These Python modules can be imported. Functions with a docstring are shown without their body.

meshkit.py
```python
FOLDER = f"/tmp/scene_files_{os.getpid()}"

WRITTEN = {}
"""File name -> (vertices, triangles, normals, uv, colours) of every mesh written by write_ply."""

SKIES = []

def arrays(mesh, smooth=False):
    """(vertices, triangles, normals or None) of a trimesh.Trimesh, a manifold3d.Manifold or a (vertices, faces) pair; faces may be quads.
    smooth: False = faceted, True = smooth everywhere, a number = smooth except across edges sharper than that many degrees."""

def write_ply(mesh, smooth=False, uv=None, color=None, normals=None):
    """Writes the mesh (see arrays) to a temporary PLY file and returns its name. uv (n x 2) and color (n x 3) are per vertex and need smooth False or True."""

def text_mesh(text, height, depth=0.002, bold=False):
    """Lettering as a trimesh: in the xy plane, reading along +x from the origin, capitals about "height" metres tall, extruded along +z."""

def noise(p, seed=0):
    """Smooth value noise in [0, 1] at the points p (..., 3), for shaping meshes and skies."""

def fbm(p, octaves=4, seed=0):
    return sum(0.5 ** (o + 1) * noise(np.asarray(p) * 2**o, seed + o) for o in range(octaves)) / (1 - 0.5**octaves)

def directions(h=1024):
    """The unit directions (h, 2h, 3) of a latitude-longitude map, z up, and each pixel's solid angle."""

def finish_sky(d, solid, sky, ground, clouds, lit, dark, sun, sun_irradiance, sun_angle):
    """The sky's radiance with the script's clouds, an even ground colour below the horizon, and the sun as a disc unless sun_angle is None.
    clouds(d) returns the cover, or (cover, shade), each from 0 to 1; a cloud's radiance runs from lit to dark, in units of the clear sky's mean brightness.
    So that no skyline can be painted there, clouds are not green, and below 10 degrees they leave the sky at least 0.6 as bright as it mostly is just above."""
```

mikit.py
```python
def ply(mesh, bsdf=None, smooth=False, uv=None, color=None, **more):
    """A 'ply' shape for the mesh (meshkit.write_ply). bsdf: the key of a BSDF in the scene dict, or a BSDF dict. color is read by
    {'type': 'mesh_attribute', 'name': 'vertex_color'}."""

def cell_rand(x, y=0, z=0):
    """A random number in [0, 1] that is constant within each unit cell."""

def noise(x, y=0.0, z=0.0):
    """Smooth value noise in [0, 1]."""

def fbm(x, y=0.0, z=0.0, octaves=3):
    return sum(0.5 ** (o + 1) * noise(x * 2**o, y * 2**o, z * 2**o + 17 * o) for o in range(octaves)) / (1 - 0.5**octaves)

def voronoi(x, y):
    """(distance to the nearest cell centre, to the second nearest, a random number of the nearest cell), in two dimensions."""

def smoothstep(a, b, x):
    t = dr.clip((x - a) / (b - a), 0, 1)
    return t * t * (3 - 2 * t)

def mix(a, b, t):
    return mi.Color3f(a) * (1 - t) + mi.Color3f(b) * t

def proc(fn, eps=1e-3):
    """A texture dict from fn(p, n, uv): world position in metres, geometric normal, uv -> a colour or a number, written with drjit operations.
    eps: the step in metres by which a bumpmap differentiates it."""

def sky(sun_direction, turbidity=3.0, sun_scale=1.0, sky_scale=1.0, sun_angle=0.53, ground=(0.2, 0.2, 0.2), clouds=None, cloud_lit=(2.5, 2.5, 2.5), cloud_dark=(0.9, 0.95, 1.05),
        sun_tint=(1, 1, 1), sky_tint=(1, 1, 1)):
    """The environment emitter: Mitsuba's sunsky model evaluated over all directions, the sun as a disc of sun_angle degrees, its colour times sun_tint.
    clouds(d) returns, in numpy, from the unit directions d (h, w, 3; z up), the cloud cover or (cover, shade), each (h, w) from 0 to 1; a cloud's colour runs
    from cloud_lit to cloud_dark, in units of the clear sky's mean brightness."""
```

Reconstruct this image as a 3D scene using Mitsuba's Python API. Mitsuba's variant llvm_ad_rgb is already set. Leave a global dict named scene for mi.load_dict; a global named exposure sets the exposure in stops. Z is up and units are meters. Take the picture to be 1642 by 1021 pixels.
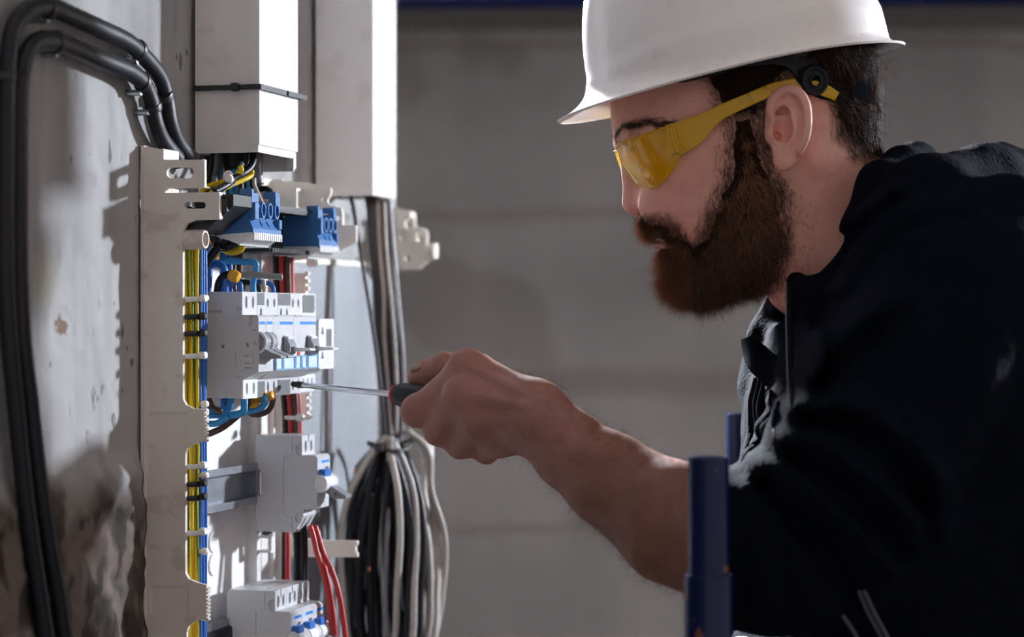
import math, random
import numpy as np
import trimesh
import mitsuba as mi
import drjit as dr
import mikit
import manifold3d as m3
from shapely.geometry import Polygon, LineString, Point, box as sbox
from scipy import ndimage

rng = np.random.default_rng(7)
random.seed(7)
scene, labels = {'type': 'scene'}, {}

# ------------------------------------------------------------------ camera, light, exposure
# World: x = out of the left wall, y = along that wall away from the viewer, z up (metres).
A = math.radians(16)
CAM = np.array([.762, -1.602, 1.5])
FW = np.array([-math.sin(A), math.cos(A), 0.0])     # viewing direction
RT = np.array([math.cos(A), math.sin(A), 0.0])      # to the right of it
UP = np.array([0, 0, 1.0])
FL = 3600.0                                         # focal length in pixels of the 1642 wide frame
T = mi.ScalarTransform4f
scene['camera'] = {'type': 'thinlens', 'fov': math.degrees(2 * math.atan(821 / FL)), 'fov_axis': 'x',
                   'aperture_radius': .0095, 'focus_distance': 1.79,
                   'to_world': T().look_at(origin=CAM.tolist(), target=(CAM + FW).tolist(), up=[0, 0, 1])}
exposure = 0.0
scene['sky_light'] = {'type': 'constant', 'radiance': {'type': 'rgb', 'value': [.445, .402, .395]}}
KEY_POS, KEY_AIM, KEY_RAD, KEY_SIZE = np.array([2.35, 2.15, 2.12]), np.array([.05, .15, 1.48]), (1860, 2010, 2230), .075
RIM_POS, RIM_AIM, RIM_RAD, RIM_SIZE = CAM + RT * -.300 + FW * 2.98 + UP * .58, CAM + RT * .12 + FW * 1.79 + UP * -.03, (2000, 2100, 2280), .09

# ------------------------------------------------------------------ helpers
def E(key, mesh, bsdf, smooth=False, label=None, cat=None, group=None, kind=None, uv=None, color=None, **more):
    k, n = key, 0
    while k in scene:
        n += 1
        k = '%s_%03d' % (key, n)
    scene[k] = mikit.ply(mesh, bsdf, smooth, uv, color, **more)
    d = {a: b for a, b in (('label', label), ('category', cat), ('group', group), ('kind', kind)) if b}
    if d:
        labels[k] = d
    return k

def thing(key, label, cat, group=None):
    """A thing with parts: reserves the key and writes its label."""
    k, n = key, 0
    while k in labels:
        n += 1
        k = '%s_%03d' % (key, n)
    labels[k] = {'label': label, 'category': cat}
    if group:
        labels[k]['group'] = group
    return k

def man(m):
    if isinstance(m, m3.Manifold):
        return m
    m = trimesh.Trimesh(m.vertices, m.faces, process=True)
    return m3.Manifold(m3.Mesh(np.asarray(m.vertices, np.float32), np.asarray(m.faces, np.uint32)))

def tri(m):
    q = m.to_mesh()
    return trimesh.Trimesh(q.vert_properties[:, :3], q.tri_verts, process=False)

def cut(m, cutters):
    a = man(m)
    b = m3.Manifold.batch_boolean([man(c) for c in cutters], m3.OpType.Add)
    return tri(a - b)

def cat(ms):
    return trimesh.util.concatenate([m if isinstance(m, trimesh.Trimesh) else tri(m) for m in ms])

def poly(p):
    p = p if hasattr(p, 'geom_type') else Polygon(p)
    return p if p.is_valid else p.buffer(0)

def rounded(p, r):
    return poly(p).buffer(-r, quad_segs=4).buffer(2 * r, quad_segs=4).buffer(-r, quad_segs=4)

def extr(p, t0, t1):
    """A (w, z) outline swept along the wall from t0 to t1."""
    m = trimesh.creation.extrude_polygon(poly(p), t1 - t0)
    v = m.vertices
    return trimesh.Trimesh(np.c_[v[:, 0], t0 + v[:, 2], v[:, 1]], m.faces[:, ::-1], process=False)

def front(p, w0, w1):
    """A (t, z) outline swept out of the wall from w0 to w1."""
    m = trimesh.creation.extrude_polygon(poly(p), w1 - w0)
    v = m.vertices
    return trimesh.Trimesh(np.c_[w0 + v[:, 2], v[:, 0], v[:, 1]], m.faces, process=False)

def flat(p, z0, z1):
    """A (w, t) outline swept upwards."""
    m = trimesh.creation.extrude_polygon(poly(p), z1 - z0)
    m.apply_translation([0, 0, z0])
    return m

def bx(w0, w1, t0, t1, z0, z1, c=0.0):
    if c <= 0:
        m = trimesh.creation.box([w1 - w0, t1 - t0, z1 - z0])
        m.apply_translation([(w0 + w1) / 2, (t0 + t1) / 2, (z0 + z1) / 2])
        return m
    pts = []
    for a in (w0, w1):
        for b in (t0, t1):
            for d in (z0, z1):
                sa, sb, sd = (1 if a == w0 else -1), (1 if b == t0 else -1), (1 if d == z0 else -1)
                pts += [[a + sa * c, b + sb * c, d], [a + sa * c, b, d + sd * c], [a, b + sb * c, d + sd * c]]
    return trimesh.convex.convex_hull(np.array(pts))

def ell(cx, cy, rx, ry, n=16):
    a = np.arange(n) * 2 * np.pi / n
    return np.c_[cx + rx * np.cos(a), cy + ry * np.sin(a)]

def smooth_path(p, n=8):
    p = np.asarray(p, float)
    if len(p) < 3:
        return p
    q = np.vstack([2 * p[0] - p[1], p, 2 * p[-1] - p[-2]])
    out = []
    for i in range(1, len(q) - 2):
        s = np.linspace(0, 1, n, endpoint=False)[:, None]
        a, b, c, d = q[i - 1], q[i], q[i + 1], q[i + 2]
        out.append(.5 * (2 * b + (c - a) * s + (2 * a - 5 * b + 4 * c - d) * s**2 + (3 * b - a - 3 * c + d) * s**3))
    return np.vstack(out + [p[-1:]])

def tube(p, r, sides=10, n=8, fixed=None, ratio=1.0, closed=False, caps=True, path_ready=False):
    """Swept tube with uv (u = length in m, v = around). fixed: direction of the section's second axis, of radius r * ratio."""
    c = np.asarray(p, float) if path_ready else smooth_path(p, n)
    r = np.broadcast_to(np.asarray(r, float), (len(c),)) if np.ndim(r) == 0 or len(r) == len(c) else np.interp(np.linspace(0, 1, len(c)), np.linspace(0, 1, len(r)), r)
    t = np.gradient(c, axis=0)
    if closed:
        t = np.roll(c, -1, 0) - np.roll(c, 1, 0)
    t /= np.linalg.norm(t, axis=1, keepdims=True) + 1e-12
    if fixed is not None:
        bvec = np.broadcast_to(np.asarray(fixed, float), c.shape)
        a = np.cross(t, bvec)
        a /= np.linalg.norm(a, axis=1, keepdims=True) + 1e-12
        b = np.cross(t, a)
    else:
        ref = np.array([0, 0, 1.0]) if abs(t[0, 2]) < .9 else np.array([1.0, 0, 0])
        a = np.zeros_like(c)
        x = np.cross(t[0], ref)
        for i in range(len(c)):
            x = x - t[i] * (x @ t[i])
            x /= np.linalg.norm(x) + 1e-12
            a[i] = x
        b = np.cross(t, a)
    ang = np.arange(sides + 1) * 2 * np.pi / sides
    v = c[:, None] + r[:, None, None] * (np.cos(ang)[None, :, None] * a[:, None] + ratio * np.sin(ang)[None, :, None] * b[:, None])
    L = np.r_[0, np.cumsum(np.linalg.norm(np.diff(c, axis=0), axis=1))]
    uv = np.stack(np.broadcast_arrays(L[:, None], np.arange(sides + 1)[None, :] / sides), -1)
    m, k = len(c), sides + 1
    i, j = np.meshgrid(np.arange(m if closed else m - 1), np.arange(sides), indexing='ij')
    i2 = (i + 1) % m
    q = np.stack([i * k + j, i * k + j + 1, i2 * k + j + 1, i2 * k + j], -1).reshape(-1, 4)
    f = np.vstack([q[:, [0, 1, 2]], q[:, [0, 2, 3]]])
    V, U = v.reshape(-1, 3), uv.reshape(-1, 2)
    if caps and not closed:
        base = len(V)
        V = np.vstack([V, c[:1], c[-1:]])
        U = np.vstack([U, U[:1], U[-1:]])
        jj = np.arange(sides)
        f = np.vstack([f, np.c_[np.full(sides, base), jj + 1, jj], np.c_[np.full(sides, base + 1), (m - 1) * k + jj, (m - 1) * k + jj + 1]])
    mesh = trimesh.Trimesh(V, f, process=False)
    return mesh, U

def wire(key, p, r, mat, label=None, category=None, group=None, sides=10, **kw):
    m, uv = tube(p, r, sides, **kw)
    uv = uv + [0, random.random()]
    return E(key, m, mat, True, label, category, group, uv=uv)

def cyl(p0, p1, r, sides=20, r1=None):
    m, _ = tube(np.array([p0, p1], float), [r, r if r1 is None else r1], sides)
    return trimesh.Trimesh(m.vertices, m.faces, process=True)

def lathe(profile, axis_p, axis_d, sides=28):
    """profile: (distance along the axis, radius)."""
    pr = np.asarray(profile, float)
    d = np.asarray(axis_d, float) / np.linalg.norm(axis_d)
    a = np.cross(d, [0, 0, 1] if abs(d[2]) < .9 else [1, 0, 0])
    a /= np.linalg.norm(a)
    b = np.cross(d, a)
    ang = np.arange(sides) * 2 * np.pi / sides
    v = np.asarray(axis_p) + pr[:, 0][:, None, None] * d + pr[:, 1][:, None, None] * (np.cos(ang)[None, :, None] * a + np.sin(ang)[None, :, None] * b)
    i, j = np.meshgrid(np.arange(len(pr) - 1), np.arange(sides), indexing='ij')
    q = np.stack([i * sides + j, i * sides + (j + 1) % sides, (i + 1) * sides + (j + 1) % sides, (i + 1) * sides + j], -1).reshape(-1, 4)
    return trimesh.Trimesh(v.reshape(-1, 3), np.vstack([q[:, [0, 1, 2]], q[:, [0, 2, 3]]]), process=False)

def ray(px):
    return FW + RT * ((px - 821) / FL)

def B(px, py, w):
    """The point of the plane x = w that was measured at (px, py) in the photograph."""
    d = ray(px)
    k = (w - CAM[0]) / d[0]
    return np.array([w, CAM[1] + k * d[1], CAM[2] - (py - 510.5) / FL * k])

def S(px, py, t):
    """The same for the plane y = t."""
    d = ray(px)
    k = (t - CAM[1]) / d[1]
    return np.array([CAM[0] + k * d[0], t, CAM[2] - (py - 510.5) / FL * k])

def wz(pts, t):
    return [S(px, py, t)[[0, 2]] for px, py in pts]

def V3(px, py, Y):
    """Viewer-aligned point (right, away, up) measured at (px, py), Y metres away."""
    return np.array([(px - 821) * Y / FL, Y, 1.5 - (py - 510.5) * Y / FL])

def toW(m):
    """Viewer-aligned mesh or points to the world."""
    if isinstance(m, trimesh.Trimesh):
        return trimesh.Trimesh(toW(m.vertices), m.faces, process=False)
    m = np.asarray(m, float)
    return np.array([CAM[0], CAM[1], 0]) + m[..., :1] * RT + m[..., 1:2] * FW + m[..., 2:3] * UP

# signed distance modelling
def rcone(P, a, b, ra, rb):
    a, b = np.asarray(a, np.float32), np.asarray(b, np.float32)
    ba = b - a
    h = np.clip(sum((P[i] - a[i]) * ba[i] for i in range(3)) / max(float(ba @ ba), 1e-12), 0, 1)
    return np.sqrt(sum((P[i] - a[i] - h * ba[i])**2 for i in range(3))) - (ra + (rb - ra) * h)

def ball(P, c, r):
    r = np.broadcast_to(np.asarray(r, np.float32), (3,))
    return (np.sqrt(sum(((P[i] - c[i]) / r[i])**2 for i in range(3))) - 1) * float(r.min())

def smin(a, b, k):
    h = np.clip(.5 + .5 * (b - a) / k, 0, 1)
    return b + (a - b) * h - k * h * (1 - h)

def smax(a, b, k):
    return -smin(-a, -b, k)

def chain(P, pts, rs, k=.004):
    d = None
    for i in range(len(pts) - 1):
        e = rcone(P, pts[i], pts[i + 1], rs[i], rs[i + 1])
        d = e if d is None else smin(d, e, k)
    return d

def grid(lo, hi, h):
    ax = [np.arange(lo[i], hi[i] + h, h, dtype=np.float32) for i in range(3)]
    return np.meshgrid(*ax, indexing='ij', sparse=True), np.array([a[0] for a in ax], float)

def nets(F, o, h):
    """Surface nets: the zero level of F (inside negative) as a closed mesh."""
    F = np.asarray(F)
    s = F < 0
    c = [s[i:s.shape[0] - 1 + i, j:s.shape[1] - 1 + j, k:s.shape[2] - 1 + k] for i in (0, 1) for j in (0, 1) for k in (0, 1)]
    n = sum(x.astype(np.int8) for x in c)
    idx = np.argwhere((n > 0) & (n < 8))
    cor = np.array([[i, j, k] for i in (0, 1) for j in (0, 1) for k in (0, 1)])
    val = np.stack([F[tuple((idx + q).T)] for q in cor], 1)
    acc, cnt = np.zeros((len(idx), 3)), np.zeros(len(idx))
    for a in range(8):
        for b in range(a + 1, 8):
            if np.abs(cor[a] - cor[b]).sum() == 1:
                m = (val[:, a] < 0) != (val[:, b] < 0)
                tt = val[m, a] / (val[m, a] - val[m, b])
                acc[m] += cor[a] + tt[:, None] * (cor[b] - cor[a])
                cnt[m] += 1
    v = (idx + acc / cnt[:, None]) * h + o
    ids = np.full(np.array(F.shape) - 1, -1, np.int64)
    ids[tuple(idx.T)] = np.arange(len(idx))
    fs = []
    for ax in range(3):
        u, w = (ax + 1) % 3, (ax + 2) % 3
        a = np.take(s, range(F.shape[ax] - 1), ax)
        b = np.take(s, range(1, F.shape[ax]), ax)
        e = np.argwhere(a != b)
        e = e[(e[:, u] > 0) & (e[:, w] > 0) & (e[:, u] < F.shape[u] - 1) & (e[:, w] < F.shape[w] - 1)]
        ins = s[tuple(e.T)]
        def at(du, dw):
            q = e.copy()
            q[:, u] += du
            q[:, w] += dw
            return ids[tuple(q.T)]
        q = np.stack([at(-1, -1), at(0, -1), at(0, 0), at(-1, 0)], 1)
        q[~ins] = q[~ins][:, ::-1]
        fs.append(q)
    q = np.vstack(fs)
    return trimesh.Trimesh(v, np.vstack([q[:, [0, 1, 2]], q[:, [0, 2, 3]]]), process=False)

def strands(P0, D, bend, L, r, nseg=4):
    """Hairs as thin three-sided tubes: roots P0, directions D, added bend, lengths L, root radius r."""
    n = len(P0)
    s = np.linspace(0, 1, nseg + 1)
    c = P0[:, None] + (D[:, None] * s[None, :, None] + bend[:, None] * (s**2)[None, :, None]) * L[:, None, None]
    t = np.gradient(c, axis=1)
    t /= np.linalg.norm(t, axis=2, keepdims=True) + 1e-12
    a = np.cross(t, np.array([.31, .92, .23]))
    a /= np.linalg.norm(a, axis=2, keepdims=True) + 1e-12
    b = np.cross(t, a)
    rad = np.broadcast_to(np.asarray(r, float), (n,))[:, None] * (1 - .75 * s)[None, :]
    ang = np.arange(3) * 2 * np.pi / 3
    v = c[:, :, None] + rad[:, :, None, None] * (np.cos(ang)[None, None, :, None] * a[:, :, None] + np.sin(ang)[None, None, :, None] * b[:, :, None])
    i, j = np.meshgrid(np.arange(nseg), np.arange(3), indexing='ij')
    q = np.stack([i * 3 + j, i * 3 + (j + 1) % 3, (i + 1) * 3 + (j + 1) % 3, (i + 1) * 3 + j], -1).reshape(-1, 4)
    f = np.vstack([q[:, [0, 1, 2]], q[:, [0, 2, 3]]])
    f = (f[None] + (np.arange(n) * (nseg + 1) * 3)[:, None, None]).reshape(-1, 3)
    return trimesh.Trimesh(v.reshape(-1, 3), f, process=False), (nseg + 1) * 3

def fnoise(p, s, seed=0):
    """Numpy value noise in [-1, 1] for shaping."""
    p = np.asarray(p, float) * s + seed * 17.3
    i = np.floor(p).astype(np.int64)
    f = p - i
    f = f * f * (3 - 2 * f)
    def h(a, b, c):
        x = (a * 374761393 + b * 668265263 + c * 2147483647) & 0xFFFFFFFF
        x = ((x ^ (x >> 13)) * 1274126177) & 0xFFFFFFFF
        return ((x ^ (x >> 16)) & 0xFFFFFF) / 8388607.5 - 1
    out = 0
    for a in (0, 1):
        for b in (0, 1):
            for c in (0, 1):
                wgt = (f[..., 0] if a else 1 - f[..., 0]) * (f[..., 1] if b else 1 - f[..., 1]) * (f[..., 2] if c else 1 - f[..., 2])
                out = out + wgt * h(i[..., 0] + a, i[..., 1] + b, i[..., 2] + c)
    return out

# ------------------------------------------------------------------ materials
def rgb(*c):
    return {'type': 'rgb', 'value': list(c)}

def plastic(key, c, rough=.4, spec=.5, two=False, **more):
    b = {'type': 'principled', 'base_color': c if isinstance(c, dict) else rgb(*c), 'roughness': rough, 'specular': spec, **more}
    scene[key] = {'type': 'twosided', 'bsdf': b} if two else b

def bumped(key, c, rough, fn, scale, eps=5e-4, spec=.4, **more):
    scene[key] = {'type': 'bumpmap', 'arbitrary': mikit.proc(fn, eps), 'scale': scale,
                  'bsdf': {'type': 'principled', 'base_color': c if isinstance(c, dict) else rgb(*c), 'roughness': rough, 'specular': spec, **more}}

mix, fbm, noise, sst = mikit.mix, mikit.fbm, mikit.noise, mikit.smoothstep

def wall_col(p, n, uv):
    big = fbm(p.y * 9, p.z * 5, 3.0, 4)
    streak = fbm(p.y * 60, p.z * 5, 8.0, 3)
    c = mix((.245, .241, .241), (.40, .395, .395), sst(.25, .75, .6 * big + .4 * streak))
    pits = sst(.70, .78, fbm(p.y * 70, p.z * 45, 1.5, 3))
    c = mix(c, (.10, .09, .085), pits * .8)
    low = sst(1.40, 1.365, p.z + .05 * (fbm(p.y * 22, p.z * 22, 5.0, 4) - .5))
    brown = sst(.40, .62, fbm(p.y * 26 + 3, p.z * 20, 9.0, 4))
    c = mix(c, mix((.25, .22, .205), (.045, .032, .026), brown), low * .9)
    deep = sst(1.385, 1.350, p.z + .05 * (fbm(p.y * 18 + 5, p.z * 18, 2.0, 4) - .5)) * sst(.30, .52, fbm(p.y * 20, p.z * 12 + 4, 6.0, 4))  # lower wall: brown staining plus cast shadow painted into the colour
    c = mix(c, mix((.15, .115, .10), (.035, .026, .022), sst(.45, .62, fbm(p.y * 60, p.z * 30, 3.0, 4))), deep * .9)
    d = dr.sqrt(dr.square((p.y + .128) * .8) + dr.square(p.z - 1.494)) + .016 * (fbm(p.y * 160, p.z * 160, 2.0, 4) - .5)
    return mix(c, (.20, .13, .10), sst(.0095, .0065, d))

def wall_bump(p, n, uv):
    return fbm(p.y * 90, p.z * 60, 0.3, 4) + .5 * sst(.66, .74, 1 - fbm(p.y * 70, p.z * 45, 1.5, 3))
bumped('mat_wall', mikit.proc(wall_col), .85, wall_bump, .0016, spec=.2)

def back_col(p, n, uv):
    a = p.x * RT[0] + p.y * RT[1]
    big = fbm(a * 2.2, p.z * 3.2, 1.0, 4)
    st = fbm(a * 9, p.z * 1.6, 4.0, 3)
    c = mix((.465, .459, .466), (.67, .654, .657), sst(.25, .75, .55 * big + .45 * st))
    for h, wd in ((1.70, .014), (1.378, .04), (1.10, .012), (2.02, .012)):
        e = dr.abs(p.z - h + .03 * (fbm(a * 6, h, 0.0, 3) - .5))
        c = mix(c, (.34, .305, .285), sst(wd, wd * .35, e) * (.35 + .4 * fbm(a * 4, h * 7, 2.0, 3)))
    blot = sst(.60, .70, fbm(a * 3.5 + 8, p.z * 4, 2.0, 4))
    return mix(c, (.36, .335, .33), blot * .5)
bumped('mat_back_wall', mikit.proc(back_col), .9, lambda p, n, uv: fbm(p.x * 14, p.y * 14, p.z * 14, 4), .004, 2e-3, spec=.2)
plastic('mat_floor', mikit.proc(lambda p, n, uv: mix((.16, .15, .145), (.26, .25, .24), fbm(p.x * 4, p.y * 4, 0, 4))), .9, .2)
plastic('mat_ceiling', mikit.proc(lambda p, n, uv: mix((.14, .135, .13), (.22, .21, .2), fbm(p.x * 3, p.y * 3, 2, 4))), .9, .2)

def dusty(base, dirt, amount=.5, s=55):
    def fn(p, n, uv):
        d = sst(.60, .72, fbm(p.x * s, p.y * s, p.z * s, 4))
        return mix(base, dirt, d * amount)
    return mikit.proc(fn)
plastic('mat_cream', dusty((.66, .60, .54), (.42, .33, .27), .40, 45), .45, .4)
plastic('mat_cream_far', (.74, .70, .62), .45, .4)
plastic('mat_trunking', dusty((.69, .665, .65), (.45, .40, .37), .25, 38), .38, .45)
plastic('mat_white', dusty((.80, .80, .80), (.62, .60, .58), .3, 30), .42, .45)
plastic('mat_breaker', dusty((.53, .535, .555), (.46, .46, .47), .3, 120), .36, .5)
plastic('mat_breaker_white', (.72, .725, .74), .32, .5)
plastic('mat_toggle_grey', (.24, .25, .275), .4, .5)
plastic('mat_label_grey', (.095, .098, .106), .5, .4)
plastic('mat_print_blue', (.02, .20, .55), .4, .4)
plastic('mat_print_pale', (.35, .52, .75), .4, .4)
plastic('mat_button_blue', (.02, .13, .48), .35, .5)
plastic('mat_terminal_blue', (.040, .145, .36), .38, .5)
plastic('mat_black', (.014, .014, .016), .4, .5)
plastic('mat_black_soft', (.018, .019, .023), .5, .5)
plastic('mat_dark', (.035, .035, .04), .5, .4)
plastic('mat_red', (.55, .03, .03), .35, .5)
plastic('mat_window_pane', (.62, .71, .77), .15, .6)
plastic('mat_window_blue', (.26, .50, .74), .15, .6, spec_trans=.0)
scene['mat_steel'] = {'type': 'principled', 'base_color': mikit.proc(lambda p, n, uv: mix((.26, .28, .32), (.46, .48, .52), fbm(p.x * 90, p.y * 60, p.z * 90, 3))), 'metallic': 1.0, 'roughness': .32}
scene['mat_chrome'] = {'type': 'principled', 'base_color': rgb(.72, .72, .74), 'metallic': 1.0, 'roughness': .22}
scene['mat_cord'] = {'type': 'diffuse', 'reflectance': rgb(.10, .11, .14)}
scene['mat_matte_black'] = {'type': 'diffuse', 'reflectance': rgb(.010, .011, .014)}
scene['mat_copper'] = {'type': 'principled', 'base_color': rgb(.80, .36, .20), 'metallic': 1.0, 'roughness': .35}

def sheet_col(p, n, uv):
    a, b = p.y / .0042, p.z / .0042
    row = dr.floor(b)
    fx = a + .5 * (row - 2 * dr.floor(row / 2))
    fx, fz = fx - dr.floor(fx) - .5, b - row - .5
    hole = sst(.36, .26, dr.sqrt(fx * fx + fz * fz))
    wear = fbm(p.y * 30, p.z * 12, 4.0, 4)
    return mix(mix((.24, .26, .285), (.36, .38, .40), wear), (.10, .11, .12), hole * .55)
plastic('mat_sheet', mikit.proc(sheet_col), .42, .5, metallic=.25)

WIRE = {'black': (.009, .010, .014), 'blue': (.025, .14, .48), 'light_blue': (.04, .30, .62), 'brown': (.07, .03, .022),
        'red': (.50, .035, .035), 'white': (.50, .465, .43), 'grey': (.22, .225, .24), 'orange': (.75, .38, .03), 'tan': (.55, .47, .38)}
for nm, c in WIRE.items():
    plastic('wire_' + nm, c, .38, .35 if nm == 'black' else .5)
def yg(p, n, uv):
    s = uv.y + uv.x * 2.5
    s = s - dr.floor(s)
    return mix((.76, .53, .012), (.09, .22, .02), sst(.40, .43, s) * sst(.64, .61, s))
plastic('wire_yellow_green', mikit.proc(yg), .36, .5)
plastic('mat_tie_white', (.78, .77, .75), .4, .5)

bumped('mat_skin', {'type': 'mesh_attribute', 'name': 'vertex_color'}, .54, lambda p, n, uv: fbm(p.x * 700, p.y * 700, p.z * 700, 3) + .8 * fbm(p.x * 160, p.y * 160, p.z * 160, 2), .00026, 2e-4, spec=.26)
plastic('mat_nail', (.30, .175, .135), .3, .5)
plastic('mat_lip', (.45, .20, .17), .4, .5)
scene['mat_hair'] = {'type': 'principled', 'base_color': {'type': 'mesh_attribute', 'name': 'vertex_color'}, 'roughness': .55, 'specular': .15}
scene['mat_hair_base'] = {'type': 'diffuse', 'reflectance': mikit.proc(lambda p, n, uv: mix((.008, .005, .004), (.026, .013, .009), fbm(p.x * 160, p.y * 160, p.z * 160, 3)))}
def fleece_col(p, n, uv):
    return mix((.0040, .0052, .0092), (.0074, .0092, .0152), fbm(p.x * 130, p.y * 130, p.z * 130, 4))
bumped('mat_fleece', mikit.proc(fleece_col), .9, lambda p, n, uv: fbm(p.x * 420, p.y * 420, p.z * 420, 4), .0010, 4e-4, spec=0.0, sheen=.17, sheen_tint=.0)
plastic('mat_trousers', (.010, .010, .012), .9, .1)
plastic('mat_helmet', dusty((.90, .875, .86), (.68, .64, .61), .22, 70), .26, .5, clearcoat=.4, clearcoat_gloss=.9)
plastic('mat_strap', (.014, .016, .021), .55, .25)
scene['mat_lens'] = {'type': 'blendbsdf', 'weight': .27, 'clear': {'type': 'thindielectric', 'int_ior': 1.6, 'specular_transmittance': rgb(.97, .86, .03)},
                     'tinted': {'type': 'principledthin', 'base_color': rgb(.92, .74, .01), 'roughness': .25, 'spec_trans': 0.0, 'diff_trans': 1.1, 'eta': 1.5}}
plastic('mat_temple', (.66, .37, .008), .24, .5)
def paint_col(p, n, uv):
    c = mix((.0018, .006, .045), (.004, .011, .075), fbm(p.x * 60, p.y * 60, p.z * 30, 3))
    chip = sst(.725, .745, fbm(p.x * 85 + 5, p.y * 85, p.z * 60, 4))
    return mix(c, mix((.28, .10, .04), (.10, .06, .05), fbm(p.x * 300, p.y * 300, p.z * 300, 2)), chip)
plastic('mat_blue_paint', mikit.proc(paint_col), .27, .36)

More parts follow.
